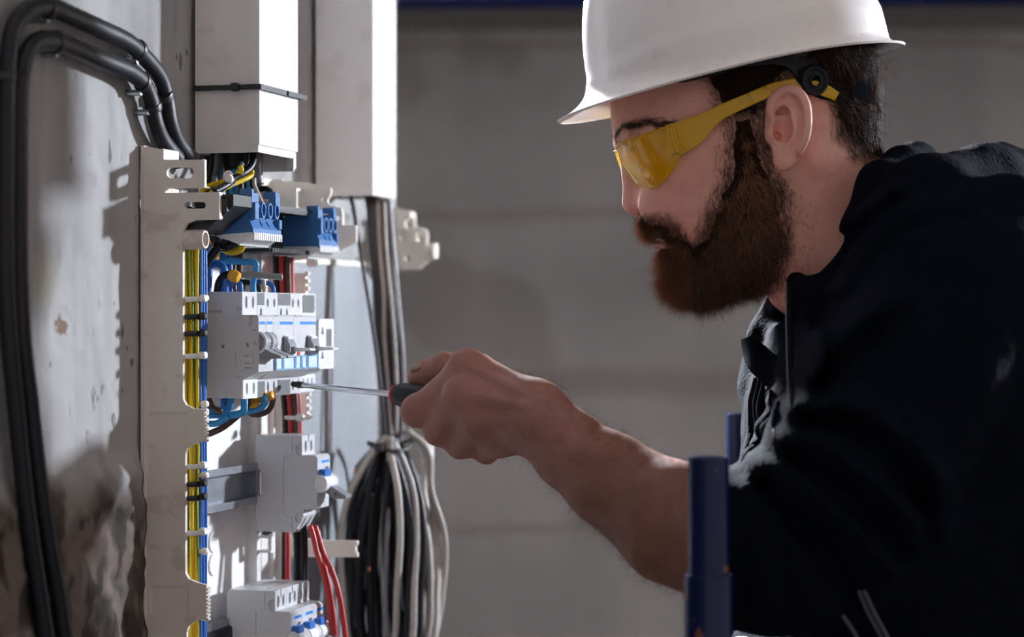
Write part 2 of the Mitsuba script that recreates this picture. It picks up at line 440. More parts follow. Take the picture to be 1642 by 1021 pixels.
# ------------------------------------------------------------------ the setting
TW = .616                                            # where the left wall ends
def wall_mesh():
    ts = np.r_[np.linspace(-.42, .30, 241), np.linspace(.30, TW, 60)[1:]]
    zs = np.linspace(1.12, 1.80, 229)
    tt, zz = np.meshgrid(ts, zs, indexing='ij')
    p = np.stack([tt * 0, tt, zz], -1)
    d = .0009 * fnoise(p, 22, 1) + .0006 * fnoise(p, 60, 2)
    low = np.clip((1.40 - zz + .03 * fnoise(p, 14, 3)) / .03, 0, 1)
    d = d + low * (.006 + .0045 * np.abs(fnoise(p, 19, 4)) + .0035 * fnoise(p, 45, 5) + .0015 * fnoise(p, 110, 6))
    chip = np.clip((.013 - np.hypot((tt + .128) * .8, zz - 1.494) + .004 * fnoise(p, 120, 7)) / .003, 0, 1)
    d = d - .003 * chip
    edge = np.minimum.reduce([np.clip((tt + .42) / .03, 0, 1), np.clip((TW - tt) / .02, 0, 1), np.clip((zz - 1.12) / .03, 0, 1), np.clip((1.80 - zz) / .03, 0, 1)])
    panel = ((tt > -.005) & (tt < .57) & (zz < 1.60)).astype(float)
    d = np.where(panel > 0, np.minimum(d, .0008), d) * edge
    v = np.stack([d, tt, zz], -1)
    nt, nz = tt.shape
    i, j = np.meshgrid(np.arange(nt - 1), np.arange(nz - 1), indexing='ij')
    q = np.stack([i * nz + j, (i + 1) * nz + j, (i + 1) * nz + j + 1, i * nz + j + 1], -1).reshape(-1, 4)
    face = trimesh.Trimesh(v.reshape(-1, 3), np.vstack([q[:, [0, 1, 2]], q[:, [0, 2, 3]]]), process=False)
    rest = [bx(-.16, -.0005, -.42, TW, 1.12, 1.80), bx(-.16, 0, -3.2, -.42, 0, 2.75), bx(-.16, 0, -.42, TW, 0, 1.12), bx(-.16, 0, -.42, TW, 1.80, 2.75)]
    return cat([face] + rest)
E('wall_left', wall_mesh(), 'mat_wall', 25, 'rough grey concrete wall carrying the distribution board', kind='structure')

def cam_box(x0, x1, y0, y1, z0, z1):
    return toW(bx(x0, x1, y0, y1, z0, z1))
E('wall_back', cam_box(-2.6, 1.75, 4.25, 4.45, 0, 2.75), 'mat_back_wall', False, 'blurred grey concrete wall with formwork lines in the background', kind='structure')
E('floor', bx(-2.6, 3.2, -3.4, 4.6, -.1, 0), 'mat_floor', False, 'bare concrete floor', kind='structure')
E('ceiling', toW(cat([bx(-2.6, 2.2, 1.9, 4.45, 2.75, 2.9), bx(-2.6, 1.75, 3.72, 4.25, 2.045, 2.75)])), 'mat_ceiling', False, 'bare concrete ceiling with an added unseen beam shading the back wall', kind='structure')  # beam added above the view to darken the upper back wall
b0, b1 = V3(660, -6, 3.6), V3(1500, -14, 3.6)
m, uv = tube([toW(b0 - [.25, 0, 0]), toW(b1 + [.35, 0, .0])], .024, 20)
k = thing('scaffold_tube', 'blurred dark blue horizontal tube high before the back wall', 'tube')
E(k + '__rail', m, 'mat_blue_paint', True)
for s in (-.23, .93):
    q = b0 + [s, 0, 0] if s < 0 else b1 + [.33, 0, 0]
    E(k + '__hanger', cyl(toW(q), toW([q[0], q[1], 2.75]), .012), 'mat_blue_paint', 40)

def work_light(pos, aim, size, rad, label):
    k = thing('work_light', label, 'lamp')
    d = (aim - pos) / np.linalg.norm(aim - pos)
    a = np.cross(d, UP)
    a /= np.linalg.norm(a)
    b = np.cross(a, d)
    R = np.c_[a, b, -d]
    def put(m):
        return trimesh.Trimesh(m.vertices @ R.T + pos, m.faces, process=False)
    h = size
    q = trimesh.Trimesh(np.array([[-h, -h, 0], [h, -h, 0], [h, h, 0], [-h, h, 0.0]]), np.array([[0, 2, 1], [0, 3, 2]]), process=False)
    E(k + '__lamp_face', put(q), 'mat_white', False, 'glowing lamp face', emitter={'type': 'area', 'radiance': rgb(*rad)})
    E(k + '__housing', put(cat([bx(-h - .02, h + .02, -h - .02, h + .02, .004, .06), bx(-h - .02, -h - .002, -h - .02, h + .02, -.01, .004), bx(h + .002, h + .02, -h - .02, h + .02, -.01, .004),
                               bx(-h, h, -h - .02, -h - .002, -.01, .004), bx(-h, h, h + .002, h + .02, -.01, .004)])), 'mat_dark')
    g = h + .02
    hood = [bx(-g - .003, -g, -g, g, -.20, .004), bx(g, g + .003, -g, g, -.20, .004), bx(-g, g, -g - .003, -g, -.20, .004), bx(-g, g, g, g + .003, -.20, .004)]  # unseen hood added to keep the lamp off the back wall
    for q in hood:
        E(k + '__barn_door', put(q), 'mat_matte_black')
    base = pos - d * .03 - UP * (h + .015)
    E(k + '__stand', cyl(base, [base[0], base[1], .02], .014), 'mat_dark', 40)
    for i in range(3):
        g = 2 * math.pi * i / 3 + .4
        E(k + '__leg', cyl([base[0], base[1], .42], [base[0] + .38 * math.cos(g), base[1] + .38 * math.sin(g), .009], .009), 'mat_dark', 40)
work_light(KEY_POS, KEY_AIM, KEY_SIZE, KEY_RAD, 'square work light on a stand at the right behind the man')
work_light(RIM_POS, RIM_AIM, RIM_SIZE, RIM_RAD, 'square work light on a stand hidden behind the end of the left wall')

# ------------------------------------------------------------------ cables on the left wall
outer = [(82, 1080), (64, 960), (46, 840), (34, 740), (24, 640), (16, 560), (11, 480), (9, 400), (9, 300), (10, 200), (12, 110), (20, 50), (44, 18), (76, 10), (112, 24), (160, 46), (205, 68), (236, 96), (258, 126), (268, 160), (275, 200), (288, 232), (312, 262)]
inner = [(112, 1080), (94, 960), (73, 840), (59, 740), (48, 640), (38, 560), (33, 480), (31, 400), (31, 300), (31, 200), (34, 120), (44, 84), (62, 67), (92, 67), (128, 81), (170, 99), (206, 114), (230, 133), (243, 162), (250, 196), (262, 226), (285, 258)]
for pts, lab in ((outer, 'thick black cable on the concrete wall, outer of the two bends'), (inner, 'thick black cable on the concrete wall, inner of the two bends')):
    p = [B(a, b, .0125) for a, b in pts]
    p[-1][0] = .014
    wire('wall_cable', p, .0074, 'wire_black', lab, 'cable', sides=14, fixed=(1, 0, 0), ratio=.78)
for (a, b, c, d), lab in (((62, 10, 92, 14), 'black clip holding the outer wall cable at the top bend'), ((218, 76, 228, 86), 'black clip on the outer wall cable before it turns down'),
                         ((262, 148, 266, 160), 'black clip on the outer wall cable on its way down to the board'), ((84, 67, 98, 68), 'black clip holding the inner wall cable at the top bend'),
                         ((224, 127, 234, 137), 'black clip on the inner wall cable before it turns down'), ((244, 166, 247, 178), 'black clip on the inner wall cable on its way down to the board'),
                         ((31, 108, 36, 118), 'black clip on the inner wall cable at the start of its long drop'), ((9.5, 116, 9.5, 130), 'black clip on the outer wall cable at the start of its long drop')):
    p0, p1 = B(a, b, .0125), B(c, d, .0125)
    mid, dv = (p0 + p1) / 2, (p1 - p0) / np.linalg.norm(p1 - p0)
    k = thing('cable_clip', lab, 'cable clip')
    m, uv = tube([mid - dv * .0028, mid - dv * .0022, mid + dv * .0022, mid + dv * .0028], [.0078, .0086, .0086, .0078], 14, n=2, fixed=(1, 0, 0), ratio=.80)
    E(k + '__band', m, 'mat_black', 40)
    sd = np.cross(dv, [1, 0, 0])
    E(k + '__foot', cyl(mid + sd * .0085 - [.0125, 0, 0], mid + sd * .0085, .0025, 10), 'mat_steel', 40)

# ------------------------------------------------------------------ trunking
def trunking(t0, t1, w, zb, label, drop):
    k = thing('cable_trunking', label, 'trunking')
    th, z1 = .002, 2.75
    ring = sbox(.0045, t0, w, t1).difference(sbox(.0045 + th, t0 + th, w - th, t1 - th))
    E(k + '__spacer', cat([bx(0, .0050, (t0 + t1) / 2 + .012, t1 - .01, zb + q, zb + q + .03) for q in (.04, .5, .9)]), 'mat_trunking')
    E(k + '__channel', flat(ring, zb, z1), 'mat_trunking')
    c = sbox(w - .009, t0 - .0012, w + .0015, t1 + .0012).difference(sbox(w - .010, t0, w, t1))
    E(k + '__cover', flat(c, zb - drop, z1), 'mat_trunking', False, 'snap-on front cover')
    return k
w1 = .060
t1a = B(305, 245, 0)[1]
t1b = B(474, 200, w1)[1]
zb1 = S(405, 244, t1a)[2]
k = trunking(t1a, t1b, w1, zb1, 'grey white cable trunking above the blue terminal blocks, bound by a black tie', -.006)
E('cable_trunking__far_wall_end', cat([bx(.026, w1 - .001, t1b - .003, t1b, zb1 - .0105, zb1 + .004), bx(w1 - .006, w1 + .0005, t1b - .006, t1b, zb1 - .0085, zb1 + .004)]), 'mat_trunking', False, 'far wall reaching a little lower')
def band_tie(key, w, t0, t1, z, label):
    kk = thing(key, label, 'cable tie')
    p = [(.003, t0 - .0035), (w + .0035, t0 - .0035), (w + .0035, t1 + .0035), (.003, t1 + .0035)]
    q = Polygon(p).buffer(.0009, join_style=2)
    r = q.difference(Polygon(p)).difference(sbox(-.01, t0 - 1, .004, t1 + 1))
    E(kk + '__strap', flat(r, z - .0022, z + .0022), 'mat_black')
    E(kk + '__head', bx(w - .021, w - .015, t0 - .0085, t0 - .003, z - .0034, z + .0034, .0008), 'mat_black')
    E(kk + '__tail', bx(w + .0044, w + .0058, t1 - .03, t1 + .012, z - .002, z + .002), 'mat_black')
band_tie('cable_tie', w1, t1a, t1b, S(405, 140, t1a)[2], 'black cable tie round the trunking above the blue terminal blocks')
w2 = .060
t2a = B(509, 313, .001)[1]
t2a = S(597, 315, .372)[1]
t2b = B(632, 300, w2)[1]
zb2 = S(560, 314, t2a)[2]
trunking(t2a, t2b, w2, zb2, 'grey white cable trunking at the end of the wall, above the hanging cables', 0)
E('wall_batten', bx(0, .008, t1b + .012, t1b + .028, zb1 - .02, 2.75), 'mat_trunking', False, 'narrow pale strip on the wall between the two trunkings', 'strip')
# ------------------------------------------------------------------ distribution board: frames, back plates, rails
kb = thing('distribution_board', 'open cream distribution board frame on the concrete wall, wires and breakers exposed', 'distribution board')
near = [(227, 233), (262, 240), (262, 256), (328, 256), (328, 301), (264, 301), (264, 309), (352, 309), (352, 352), (312, 353), (300, 358), (293, 370), (293, 640), (298, 649), (310, 655), (328, 657), (328, 706), (312, 712), (300, 718), (297, 726), (297, 918), (302, 928), (316, 934), (331, 938), (331, 992), (312, 996), (302, 1004), (299, 1014), (299, 1180), (227, 1180)]
shape = rounded(wz(near, 0.0), .0008)
slot1 = LineString(wz([(275, 277), (302, 277)], 0)).buffer(.0043)
slot2 = LineString(wz([(301, 329), (325, 329)], 0)).buffer(.0026)
plate = shape.difference(slot1).difference(slot2)
rec = [Polygon(wz([(239, 661), (300, 661), (300, 706), (239, 706)], 0)), Polygon(wz([(241, 939), (303, 939), (303, 985), (241, 985)], 0)), Polygon(wz([(241, 1110), (303, 1110), (303, 1150), (241, 1150)], 0))]
top = plate
for r in rec:
    top = top.difference(rounded(r, .0012))
lip = sbox(.0028, S(222, 1180, 0)[2], .0060, S(222, 234, 0)[2])
frame = cat([extr(plate, .0012, .0038), extr(top, 0, .0012), extr(lip, -.0025, .0038)])
E(kb + '__side_frame', frame, 'mat_cream', False, 'dusty beige side frame nearest the viewer')
def zof(py):
    return S(280, py, 0.0)[2]
fl = [bx(.0185, .0210, 0, .029, zof(257), zof(238), .0004), bx(.0185, .0210, .0, .029, zof(309), zof(300), .0004),
      bx(.0525, .0545, .0, .007, zof(301), zof(295), .0006), bx(.0525, .0545, .0, .007, zof(262), zof(256), .0006),
      bx(.0640, .0675, .0, .008, zof(352), zof(346), .0006), bx(.0640, .0675, .0, .008, zof(315), zof(309), .0006),
      bx(.004, .0545, .0, .012, zof(301) , zof(299.5)), bx(.004, .0675, .0, .012, zof(310.5), zof(309))]
for i in range(9):
    z = zof(655 + i * 6)
    fl.append(bx(.0535, .0565, .001, .006, z - .0022, z - .0004))
    z = zof(940 + i * 6)
    fl.append(bx(.0550, .058, .001, .006, z - .0022, z - .0004))
for q in fl:
    E(kb + '__bracket_flange', q, 'mat_cream')
c = S(308, 384, .008)
E(kb + '__tube_socket', lathe([(-.012, .0045), (-.012, .0078), (.0105, .0078), (.0115, .007), (.0115, .0055), (.0105, .0048), (-.011, .0045)], c, (1, 0, 0)), 'mat_cream', 40)
cc = S(265, 456, 0)
a = np.linspace(0, 2 * np.pi, 37)[:-1]
m, _ = tube(np.c_[cc[0] + .0138 * np.cos(a), np.full(36, .0002), cc[2] + .0155 * np.sin(a)], .00035, 6, closed=True, path_ready=True)
E(kb + '__knockout_ring', m, 'mat_cream', True)
# back plates
E(kb + '__back_plate', front(sbox(.004, 1.08, .255, 1.575), .006, .009), 'mat_white', False, 'white back plate behind the breakers')
E(kb + '__rear_post', cat([bx(.009, .018, .196, .206, 1.10, 1.57), bx(.009, .013, .206, .236, 1.10, 1.57), bx(.009, .017, .236, .240, 1.10, 1.57)]), 'mat_trunking')
# plug-like moulded discs on the white back plate
for px, py in ((341, 868), (341, 905)):
    q = B(px, py, .009)
    E(kb + '__moulded_boss', lathe([(0, .0095), (.0016, .009), (.0016, 0)], q, (1, 0, 0)), 'mat_white', 40)
tm = .27
mid = [(431, 287), (451, 287), (453, 290), (489, 292), (529, 301), (531, 306), (529, 314), (525, 320), (525, 325), (530, 329), (547, 334), (549, 340), (549, 361), (571, 361), (571, 388), (537, 404), (500, 414), (470, 418), (462, 430), (458, 460), (458, 860), (520, 866), (573, 867), (573, 873), (570, 876), (570, 884), (573, 887), (573, 893), (520, 893), (458, 893), (458, 1180), (431, 1180)]
ms = rounded(wz(mid, tm), .0006)
for px, py, r in ((518, 320, .0017), (541, 350, .0024)):
    ms = ms.difference(Point(*S(px, py, tm)[[0, 2]]).buffer(r))
E(kb + '__middle_frame', extr(ms, tm, tm + .004), 'mat_cream_far', False, 'cream middle frame with stepped brackets')
zq = lambda py: S(480, py, tm)[2]
wq = lambda px: S(px, 320, tm)[0]
br = extr(sbox(wq(448), zq(337), wq(490), zq(305)).difference(LineString([(wq(457), zq(320)), (wq(470), zq(320))]).buffer(.0024)), tm - .022, tm - .019)
E(kb + '__middle_bracket', cat([br, bx(wq(486), wq(490), tm - .022, tm, zq(308), zq(304)), bx(wq(486), wq(490), tm - .022, tm, zq(338), zq(333)), bx(wq(433), wq(437), tm - .03, tm, zq(305), zq(287))]), 'mat_cream_far')
tf = .55
far = [(606, 330), (624, 331), (662, 339), (665, 343), (665, 363), (682, 368), (685, 373), (685, 389), (700, 390), (701, 394), (699, 415), (688, 418), (672, 432), (634, 433), (628, 440), (622, 470), (622, 1180), (600, 1180), (600, 330)]
fs = rounded(wz(far, tf), .0008)
holes = [(655, 360, .003), (674, 383, .003), (645, 381, .0025), (653, 414, .003)]
for px, py, r in holes:
    fs = fs.difference(Point(*S(px, py, tf)[[0, 2]]).buffer(r))
E(kb + '__far_frame', extr(fs, tf, tf + .004), 'mat_cream_far', False, 'out-of-focus cream frame at the far end')
zf = lambda py: S(660, py, tf)[2]
wf = lambda px: S(px, 380, tf)[0]
E(kb + '__far_clip', cat([bx(wf(683), wf(686), tf - .006, tf + .004, zf(416), zf(391)), bx(wf(697), wf(701), tf - .01, tf + .004, zf(414), zf(391)), bx(wf(640), wf(654), tf - .008, tf, zf(368), zf(352)), bx(wf(660), wf(672), tf - .008, tf, zf(388), zf(374)),
                        bx(wf(606), wf(609), tf - .01, tf, zf(430), zf(333)), bx(wf(659), wf(664), tf - .012, tf, zf(350), zf(341))]), 'mat_cream_far')
E(kb + '__mesh_sheet', bx(.004, .0055, .277, .547, 1.05, B(485, 412, .0055)[2]), 'mat_sheet', False, 'pale finely perforated metal sheet')
E(kb + '__sheet_rim', cat([bx(.004, .010, .274, .279, 1.05, 1.553), bx(.004, .008, .277, .547, 1.551, 1.556)]), 'mat_cream_far')
for px, py in ((484, 458), (486, 650)):
    q = S(px, py, .262)
    E(kb + '__latch', cat([bx(q[0] - .008, q[0] + .006, .255, .262, q[2] - .012, q[2] + .011, .0006)] + [bx(q[0] + .005, q[0] + .0085, .256, .261, q[2] - .011 + i * .0065, q[2] - .007 + i * .0065, .0005) for i in range(4)]), 'mat_cream_far', False, 'ribbed cream plastic latch')
q = S(505, 418, .255)
E(kb + '__post_cap', lathe([(0, .0055), (.008, .0055), (.010, .0035), (.010, 0)], q - [.006, 0, 0], (1, 0, 0), 16), 'mat_cream_far', 40)

def din_rail(zc, wb, t0, t1, label):
    k = thing('mounting_rail', label, 'rail')
    h, th, d = .0175, .0012, .0075
    path = [(wb + d, zc + h), (wb + d, zc + h - .0055), (wb, zc + h - .0065), (wb, zc - h + .0065), (wb + d, zc - h + .0055), (wb + d, zc - h)]
    E(k + '__hat_profile', extr(LineString(path).buffer(th / 2, cap_style=2, join_style=2), t0, t1), 'mat_steel')
    for t in (t0 + .03, (t0 + t1) / 2, t1 - .03):
        E(k + '__standoff', bx(.009, wb, t - .006, t + .006, zc - .008, zc + .008), 'mat_steel')
ZR1 = S(370, 553, .05)[2]
ZR2 = S(440, 775, .181)[2]
ZR3 = S(400, 1026, .12)[2]
din_rail(ZR1, .0165, .04, .245, 'steel mounting rail behind the top row of breakers')
din_rail(ZR2, .0165, .03, .245, 'bare steel mounting rail to the left of the lone middle breaker')
din_rail(ZR3, .0165, .03, .245, 'steel mounting rail at the bottom edge behind the three breakers')

# ------------------------------------------------------------------ breakers
def breaker_body(t0, t1, zc, wb, sh, nose, hh, ntop, nbot, slant, holes_t, mat_seam=None, hole_rx=.0024, hole_rz=.0050, lower=True):
    """Side outline: deep shoulders carrying the terminals, a nose between."""
    p = [(wb, zc + hh - .003), (wb + .002, zc + hh), (wb + sh, zc + hh), (wb + sh, zc + ntop + .0005), (wb + sh + .001, zc + ntop), (wb + nose - .0015, zc + ntop), (wb + nose, zc + ntop - .0015),
         (wb + nose, zc - nbot), (wb + nose - .003, zc - nbot - .001), (wb + sh + slant, zc - nbot - .006), (wb + sh, zc - nbot - .007), (wb + sh - .001, zc - hh + .001), (wb + sh - .002, zc - hh), (wb + .002, zc - hh), (wb, zc - hh + .003), (wb, zc - .012), (wb + .003, zc - .012), (wb + .003, zc + .012), (wb, zc + .012)]
    m = extr(p, t0 + .0002, t1 - .0002)
    c = []
    for t in holes_t:
        zt = zc + (hh + ntop) / 2 + .001
        c.append(front(ell(t, zt, hole_rx, hole_rz), wb + sh - .008, wb + sh + .002))
        if lower:
            zt = zc - (hh + nbot + .007) / 2
            c.append(front(ell(t, zt, hole_rx, hole_rz * .8), wb + sh - .010, wb + sh + .002))
    return m, c

def groove(pts, t0, d=.0008, wd=.0006):
    return extr(LineString(pts).buffer(wd / 2, cap_style=2), t0 - .001, t0 + d)

def side_screw(m_list, w, z, t0, r=.0022):
    m_list.append(extr(Point(w, z).buffer(r, quad_segs=5), t0 - .001, t0 + .002))

def face_plate(k, t0, t1, z0, z1, w, holes=()):
    m = front(sbox(t0 + .0004, z0, t1 - .0004, z1), w - .0005, w + .0002)
    E(k + '__front_plate', cut(m, holes) if len(holes) else m, 'mat_breaker')
WB, SH, NO = .023, .0425, .0565
T0 = .050
zc = ZR1
def wside(px):
    return S(px, 550, T0)[0]
def zside(py):
    return S(390, py, T0)[2]
# the double-pole breaker next to the viewer
t0, t1 = T0, T0 + .0310
NT, NB, HH = zside(505) - zc, zc - zside(596), zside(467.5) - zc
k = thing('circuit_breaker', 'double-pole breaker with two grey switch levers at the near end of the top row', 'circuit breaker')
m, c = breaker_body(t0, t1, zc, WB, SH, NO, HH, NT, NB, .002, [t0 + .0085, t0 + .0225])
side = []
for px, py, r in ((382.5, 495, .0019), (402, 519, .0019), (410, 550.5, .0019), (382.5, 604.5, .0019)):
    side.append(extr(Point(wside(px), zside(py)).buffer(r).difference(Point(wside(px), zside(py)).buffer(r * .55)), t0 - .001, t0 + .0012))
for px, py, r in ((408, 531, .0014), (357.5, 555.5, .0014)):
    side.append(extr(Point(wside(px), zside(py)).buffer(r), t0 - .001, t0 + .004))
side.append(extr(sbox(wside(394), zside(556), wside(398.5), zside(550)), t0 - .001, t0 + .004))
side.append(extr(sbox(wside(400), zside(513), wside(409), zside(505.5)), t0 - .001, t0 + .002))
side.append(extr(sbox(wside(321), zside(501.5), wside(356.5), zside(497.5)), t0 - .001, t0 + .0025))
for y in (570, 582, 589.5):
    side.append(extr(sbox(wside(392), zside(y + 1), wside(401 + (y > 585) * 3), zside(y - .6)), t0 - .001, t0 + .002))
side.append(groove([(wside(377), zside(586)), (wside(378), zside(564)), (wside(390), zside(564)), (wside(392), zside(562)), (wside(405), zside(562)), (wside(406), zside(584))], t0))
side.append(groove([(wside(357), zside(468)), (wside(357), zside(600)), (wside(362), zside(620)), (wside(362), zside(639))], t0, .0004, .0005))
side.append(bx(WB + SH - .001, WB + NO + .002, (t0 + t1) / 2 - .0003, (t0 + t1) / 2 + .0003, zc - HH, zc + HH))
body = cut(m, c + side)
E(k + '__body', body, 'mat_breaker', 30)
face_plate(k, t0, t1, zc + NT + .001, zc + HH - .0004, WB + SH, [front(ell(t, zc + (HH + NT) / 2 + .001, .0024, .0050), 0, .2) for t in (t0 + .0085, t0 + .0225)])
for a, b in ((t0, (t0 + t1) / 2), ((t0 + t1) / 2, t1)):
    face_plate(k, a, b, zc + .0105, zc + NT - .0018, WB + NO)
    face_plate(k, a, b, zc - NB + .0005, zc - .0085, WB + NO)
for dt in (0, .0152):
    E(k + '__print_stripe', front(sbox(t0 + .0015 + dt, zc + NT - .0075, t0 + .0138 + dt, zc + NT - .0050), WB + NO - .001, WB + NO + .0003), 'mat_print_blue')
    # rounded lever hub and lever
    tc = t0 + .0078 + dt
    E(k + '__lever_hub', cut(trimesh.Trimesh(*(lambda q: (q.vertices, q.faces))(extr(Point(WB + NO - .003, zc + .002).buffer(.0088, quad_segs=8), tc - .0052, tc + .0052)), process=False), [bx(WB + NO - .02, WB + NO - .008, tc - .01, tc + .01, zc - .02, zc + .02)]), 'mat_toggle_grey', 30)
    E(k + '__lever_ring', extr(Point(WB + NO - .003, zc + .002).buffer(.0096, quad_segs=8).difference(Point(WB + NO - .003, zc + .002).buffer(.0078, quad_segs=8)), tc - .0062, tc - .0050), 'mat_breaker_white', 30)
    lev = [(WB + NO + .001, zc - .001), (WB + NO + .0105, zc - .006), (WB + NO + .018, zc - .0085), (WB + NO + .0185, zc - .0105), (WB + NO + .004, zc - .011), (WB + NO - .004, zc - .009)]
    E(k + '__lever', extr(rounded(lev, .0007), tc - .0055, tc + .0062), 'mat_toggle_grey', 30)
E(k + '__terminal_frame', cut(bx(WB + SH - .001, WB + SH + .0008, t0 + .0005, t1 - .0005, zc - HH - .0006, zc - HH + .0145), [front(ell(t, zc - HH + .0075, .0024, .0047), 0, .2) for t in (t0 + .0085, t0 + .0225)]), 'mat_breaker_white')

def row_unit(k, t0, t1, wide_grey_low, grey_plate, hs, hs2):
    m, c = breaker_body(t0, t1, zc, WB, SH, NO, HH, NT, NB, .004, [], lower=False)
    for t in hs:
        t, dz = t if isinstance(t, tuple) else (t, -.0085)
        c.append(front(ell(t, zc + HH + dz, .0024, .0036), WB + SH - .008, .2))
    for t in hs2:
        c.append(front(ell(t, zc - HH + .0075, .0024, .0045), WB + SH - .010, .2))
    E(k + '__body', cut(m, c) if c else m, 'mat_breaker', 30)
    face_plate(k, t0, t1, zc + NT + .001, zc + HH - .0004, WB + SH, [front(ell(*((t[0], zc + HH + t[1]) if isinstance(t, tuple) else (t, zc + HH - .0085)), .0024, .0036), 0, .2) for t in hs])
    face_plate(k, t0, t1, zc - HH + .0004, zc - NB - .008, WB + SH, [front(ell(t, zc - HH + .0075, .0024, .0045), 0, .2) for t in hs2])
    face_plate(k, t0, t1, zc - NB + .0005, zc + NT - .0018, WB + NO)
    if grey_plate:
        a, b, zl, zh = grey_plate
        E(k + '__label_plate', front(sbox(a, zl, b, zh), WB + SH - .001, WB + SH + .0004), 'mat_label_grey', False, 'dark grey label plate')
    if wide_grey_low:
        a, b = wide_grey_low
        E(k + '__terminal_cover', front(sbox(a, zc - HH - .0002, b, zc - HH + .0125), WB + SH - .001, WB + SH + .0005), 'mat_label_grey', False, 'dark grey terminal cover')

def handle_unit(k, ta, tb, tc0, tc1):
    """Nose of a residual-current unit: lettered face, tilting grey handle with a flat white lip, blue-tinted label windows."""
    for a, b in ((ta, ta + .0105), (ta + .0125, tb - .001)):
        E(k + '__print_stripe', front(sbox(a + .0008, zc + NT - .0078, b, zc + NT - .0052), WB + NO - .001, WB + NO + .0003), 'mat_print_blue' if b - a > .012 else 'mat_print_pale')
    E(k + '__nose_seam', bx(WB + NO - .002, WB + NO + .0002, ta + .0112, ta + .0118, zc - .001, zc + NT - .003), 'mat_toggle_grey')
    E(k + '__handle_recess', front(sbox(tc0, zc - .008, tc1, zc + .006), WB + NO - .001, WB + NO + .0004), 'mat_dark')
    pr = [(WB + NO - .004, zc + .007), (WB + NO + .003, zc + .0055), (WB + NO + .0065, zc - .001), (WB + NO + .0055, zc - .0075), (WB + NO + .001, zc - .010), (WB + NO - .004, zc - .009)]
    h = k + '__handle'
    mm = cut(extr(rounded(pr, .0008), tc0 + .001, tc1 - .001), [bx(WB + NO + .003, WB + NO + .02, tc0 + .004, tc1 - .004, zc - .005, zc - .002)])
    hk = E(h, mm, 'mat_toggle_grey', 30)
    lip = [(WB + NO + .004, zc - .0025), (WB + NO + .0195, zc - .0035), (WB + NO + .020, zc - .0052), (WB + NO + .004, zc - .0062)]
    E(hk + '__lip', extr(rounded(lip, .0004), tc1 - .0045, tc1 + .0075), 'mat_breaker_white', 30)
    E(hk + '__tip', extr(rounded([(WB + NO, zc + .0075), (WB + NO + .005, zc + .006), (WB + NO + .0045, zc + .004), (WB + NO, zc + .005)], .0003), tc0 + .0015, tc1 - .0015), 'mat_breaker_white', 30)

tB = t1
k = thing('residual_current_device', 'white protective switch with tilting handle, second unit from the near end of the top row', 'circuit breaker')
row_unit(k, tB, tB + .044, (tB + .0005, tB + .0155), (tB + .0005, tB + .0150, zc + HH - .0105, zc + HH - .0006), [(tB + .0080, -.0165), tB + .0225, tB + .0365], [tB + .023, tB + .036])
handle_unit(k, tB + .001, tB + .043, tB + .020, tB + .036)
tC = tB + .044
k = thing('residual_current_device', 'white protective switch with tilting handle whose lower terminal the screwdriver touches', 'circuit breaker')
row_unit(k, tC, tC + .0525, (tC + .0005, tC + .0275), (tC + .0005, tC + .0285, zc + HH - .0105, zc + HH - .0006), [(tC + .0075, -.0165), (tC + .0205, -.0165), tC + .034, tC + .0465], [tC + .034, tC + .0465])
handle_unit(k, tC + .001, tC + .0515, tC + .029, tC + .045)
E(k + '__test_button', bx(WB + NO - .001, WB + NO + .001, tC + .008, tC + .014, zc - .0095, zc - .0045, .0004), 'mat_red', False, 'small red test button')
for q, (a, b) in enumerate(((tB + .002, tB + .0165), (tB + .018, tB + .0435), (tC + .001, tC + .0135), (tC + .015, tC + .027), (tC + .029, tC + .053))):
    kk = 'residual_current_device' if q < 2 else 'residual_current_device_001'
    z0, z1 = zc - NB + .0008, zc - .0095
    wk = E(kk + '__label_window', front(sbox(a, z0, b, z1).difference(sbox(a + .0009, z0 + .0009, b - .0009, z1 - .0009)), WB + NO - .001, WB + NO + .0022), 'mat_window_blue', False, 'blue-edged label window')
    E(wk + '__pane', bx(WB + NO - .001, WB + NO + .0012, a + .0008, b - .0008, z0 + .0008, z1 - .0008), 'mat_window_pane')
tD = tC + .0525
tF = tD + .035
k = thing('timer_module', 'flat white timer with grey top plate and small display at the far end', 'timer')
z0, z1 = S(522, 592, tD)[2], S(522, 511, tD)[2]
wN = WB + NO
m, c = breaker_body(tD, tF, zc, WB, SH, NO - .001, HH, z1 - zc - .002, zc - z0 - .002, .001, [], lower=False)
E(k + '__body', cut(m, [front(ell(t, zc - HH + .0085, .0022, .0042), WB + SH - .010, .2) for t in (tD + .007, tD + .017, tD + .027)]), 'mat_breaker_white', 30)
E(k + '__label_plate', front(rounded(sbox(tD + .004, zc + HH - .0165, tD + .0315, zc + HH - .0012), .0012), WB + SH - .001, WB + SH + .0005), 'mat_label_grey', False, 'grey label plate')
E(k + '__front_cover', cut(front(rounded(sbox(tD + .0004, z0, tF + .0015, z1), .003), wN - .004, wN + .0022), [front(rounded(sbox(tD + .0175, z0 + .0185, tD + .0305, z1 - .0085), .0006), wN + .0012, .2)]), 'mat_breaker_white', 30)
E(k + '__display', front(sbox(tD + .018, z0 + .019, tD + .030, z1 - .009), wN + .0008, wN + .0015), 'mat_label_grey', False, 'grey display')
for zz in (z0 + .0115, z1 - .0105):
    E(k + '__arrow_button', front([(tD + .006, zz - .0025), (tD + .011, zz - .0025), (tD + .0085, zz + .0035)], wN + .0015, wN + .0028), 'mat_label_grey')
for i in range(3):
    E(k + '__print_line', front(sbox(tD + .018, z0 + .0055 + i * .003, tD + .028 - i * .002, z0 + .0062 + i * .003), wN + .0015, wN + .0024), 'mat_print_pale')

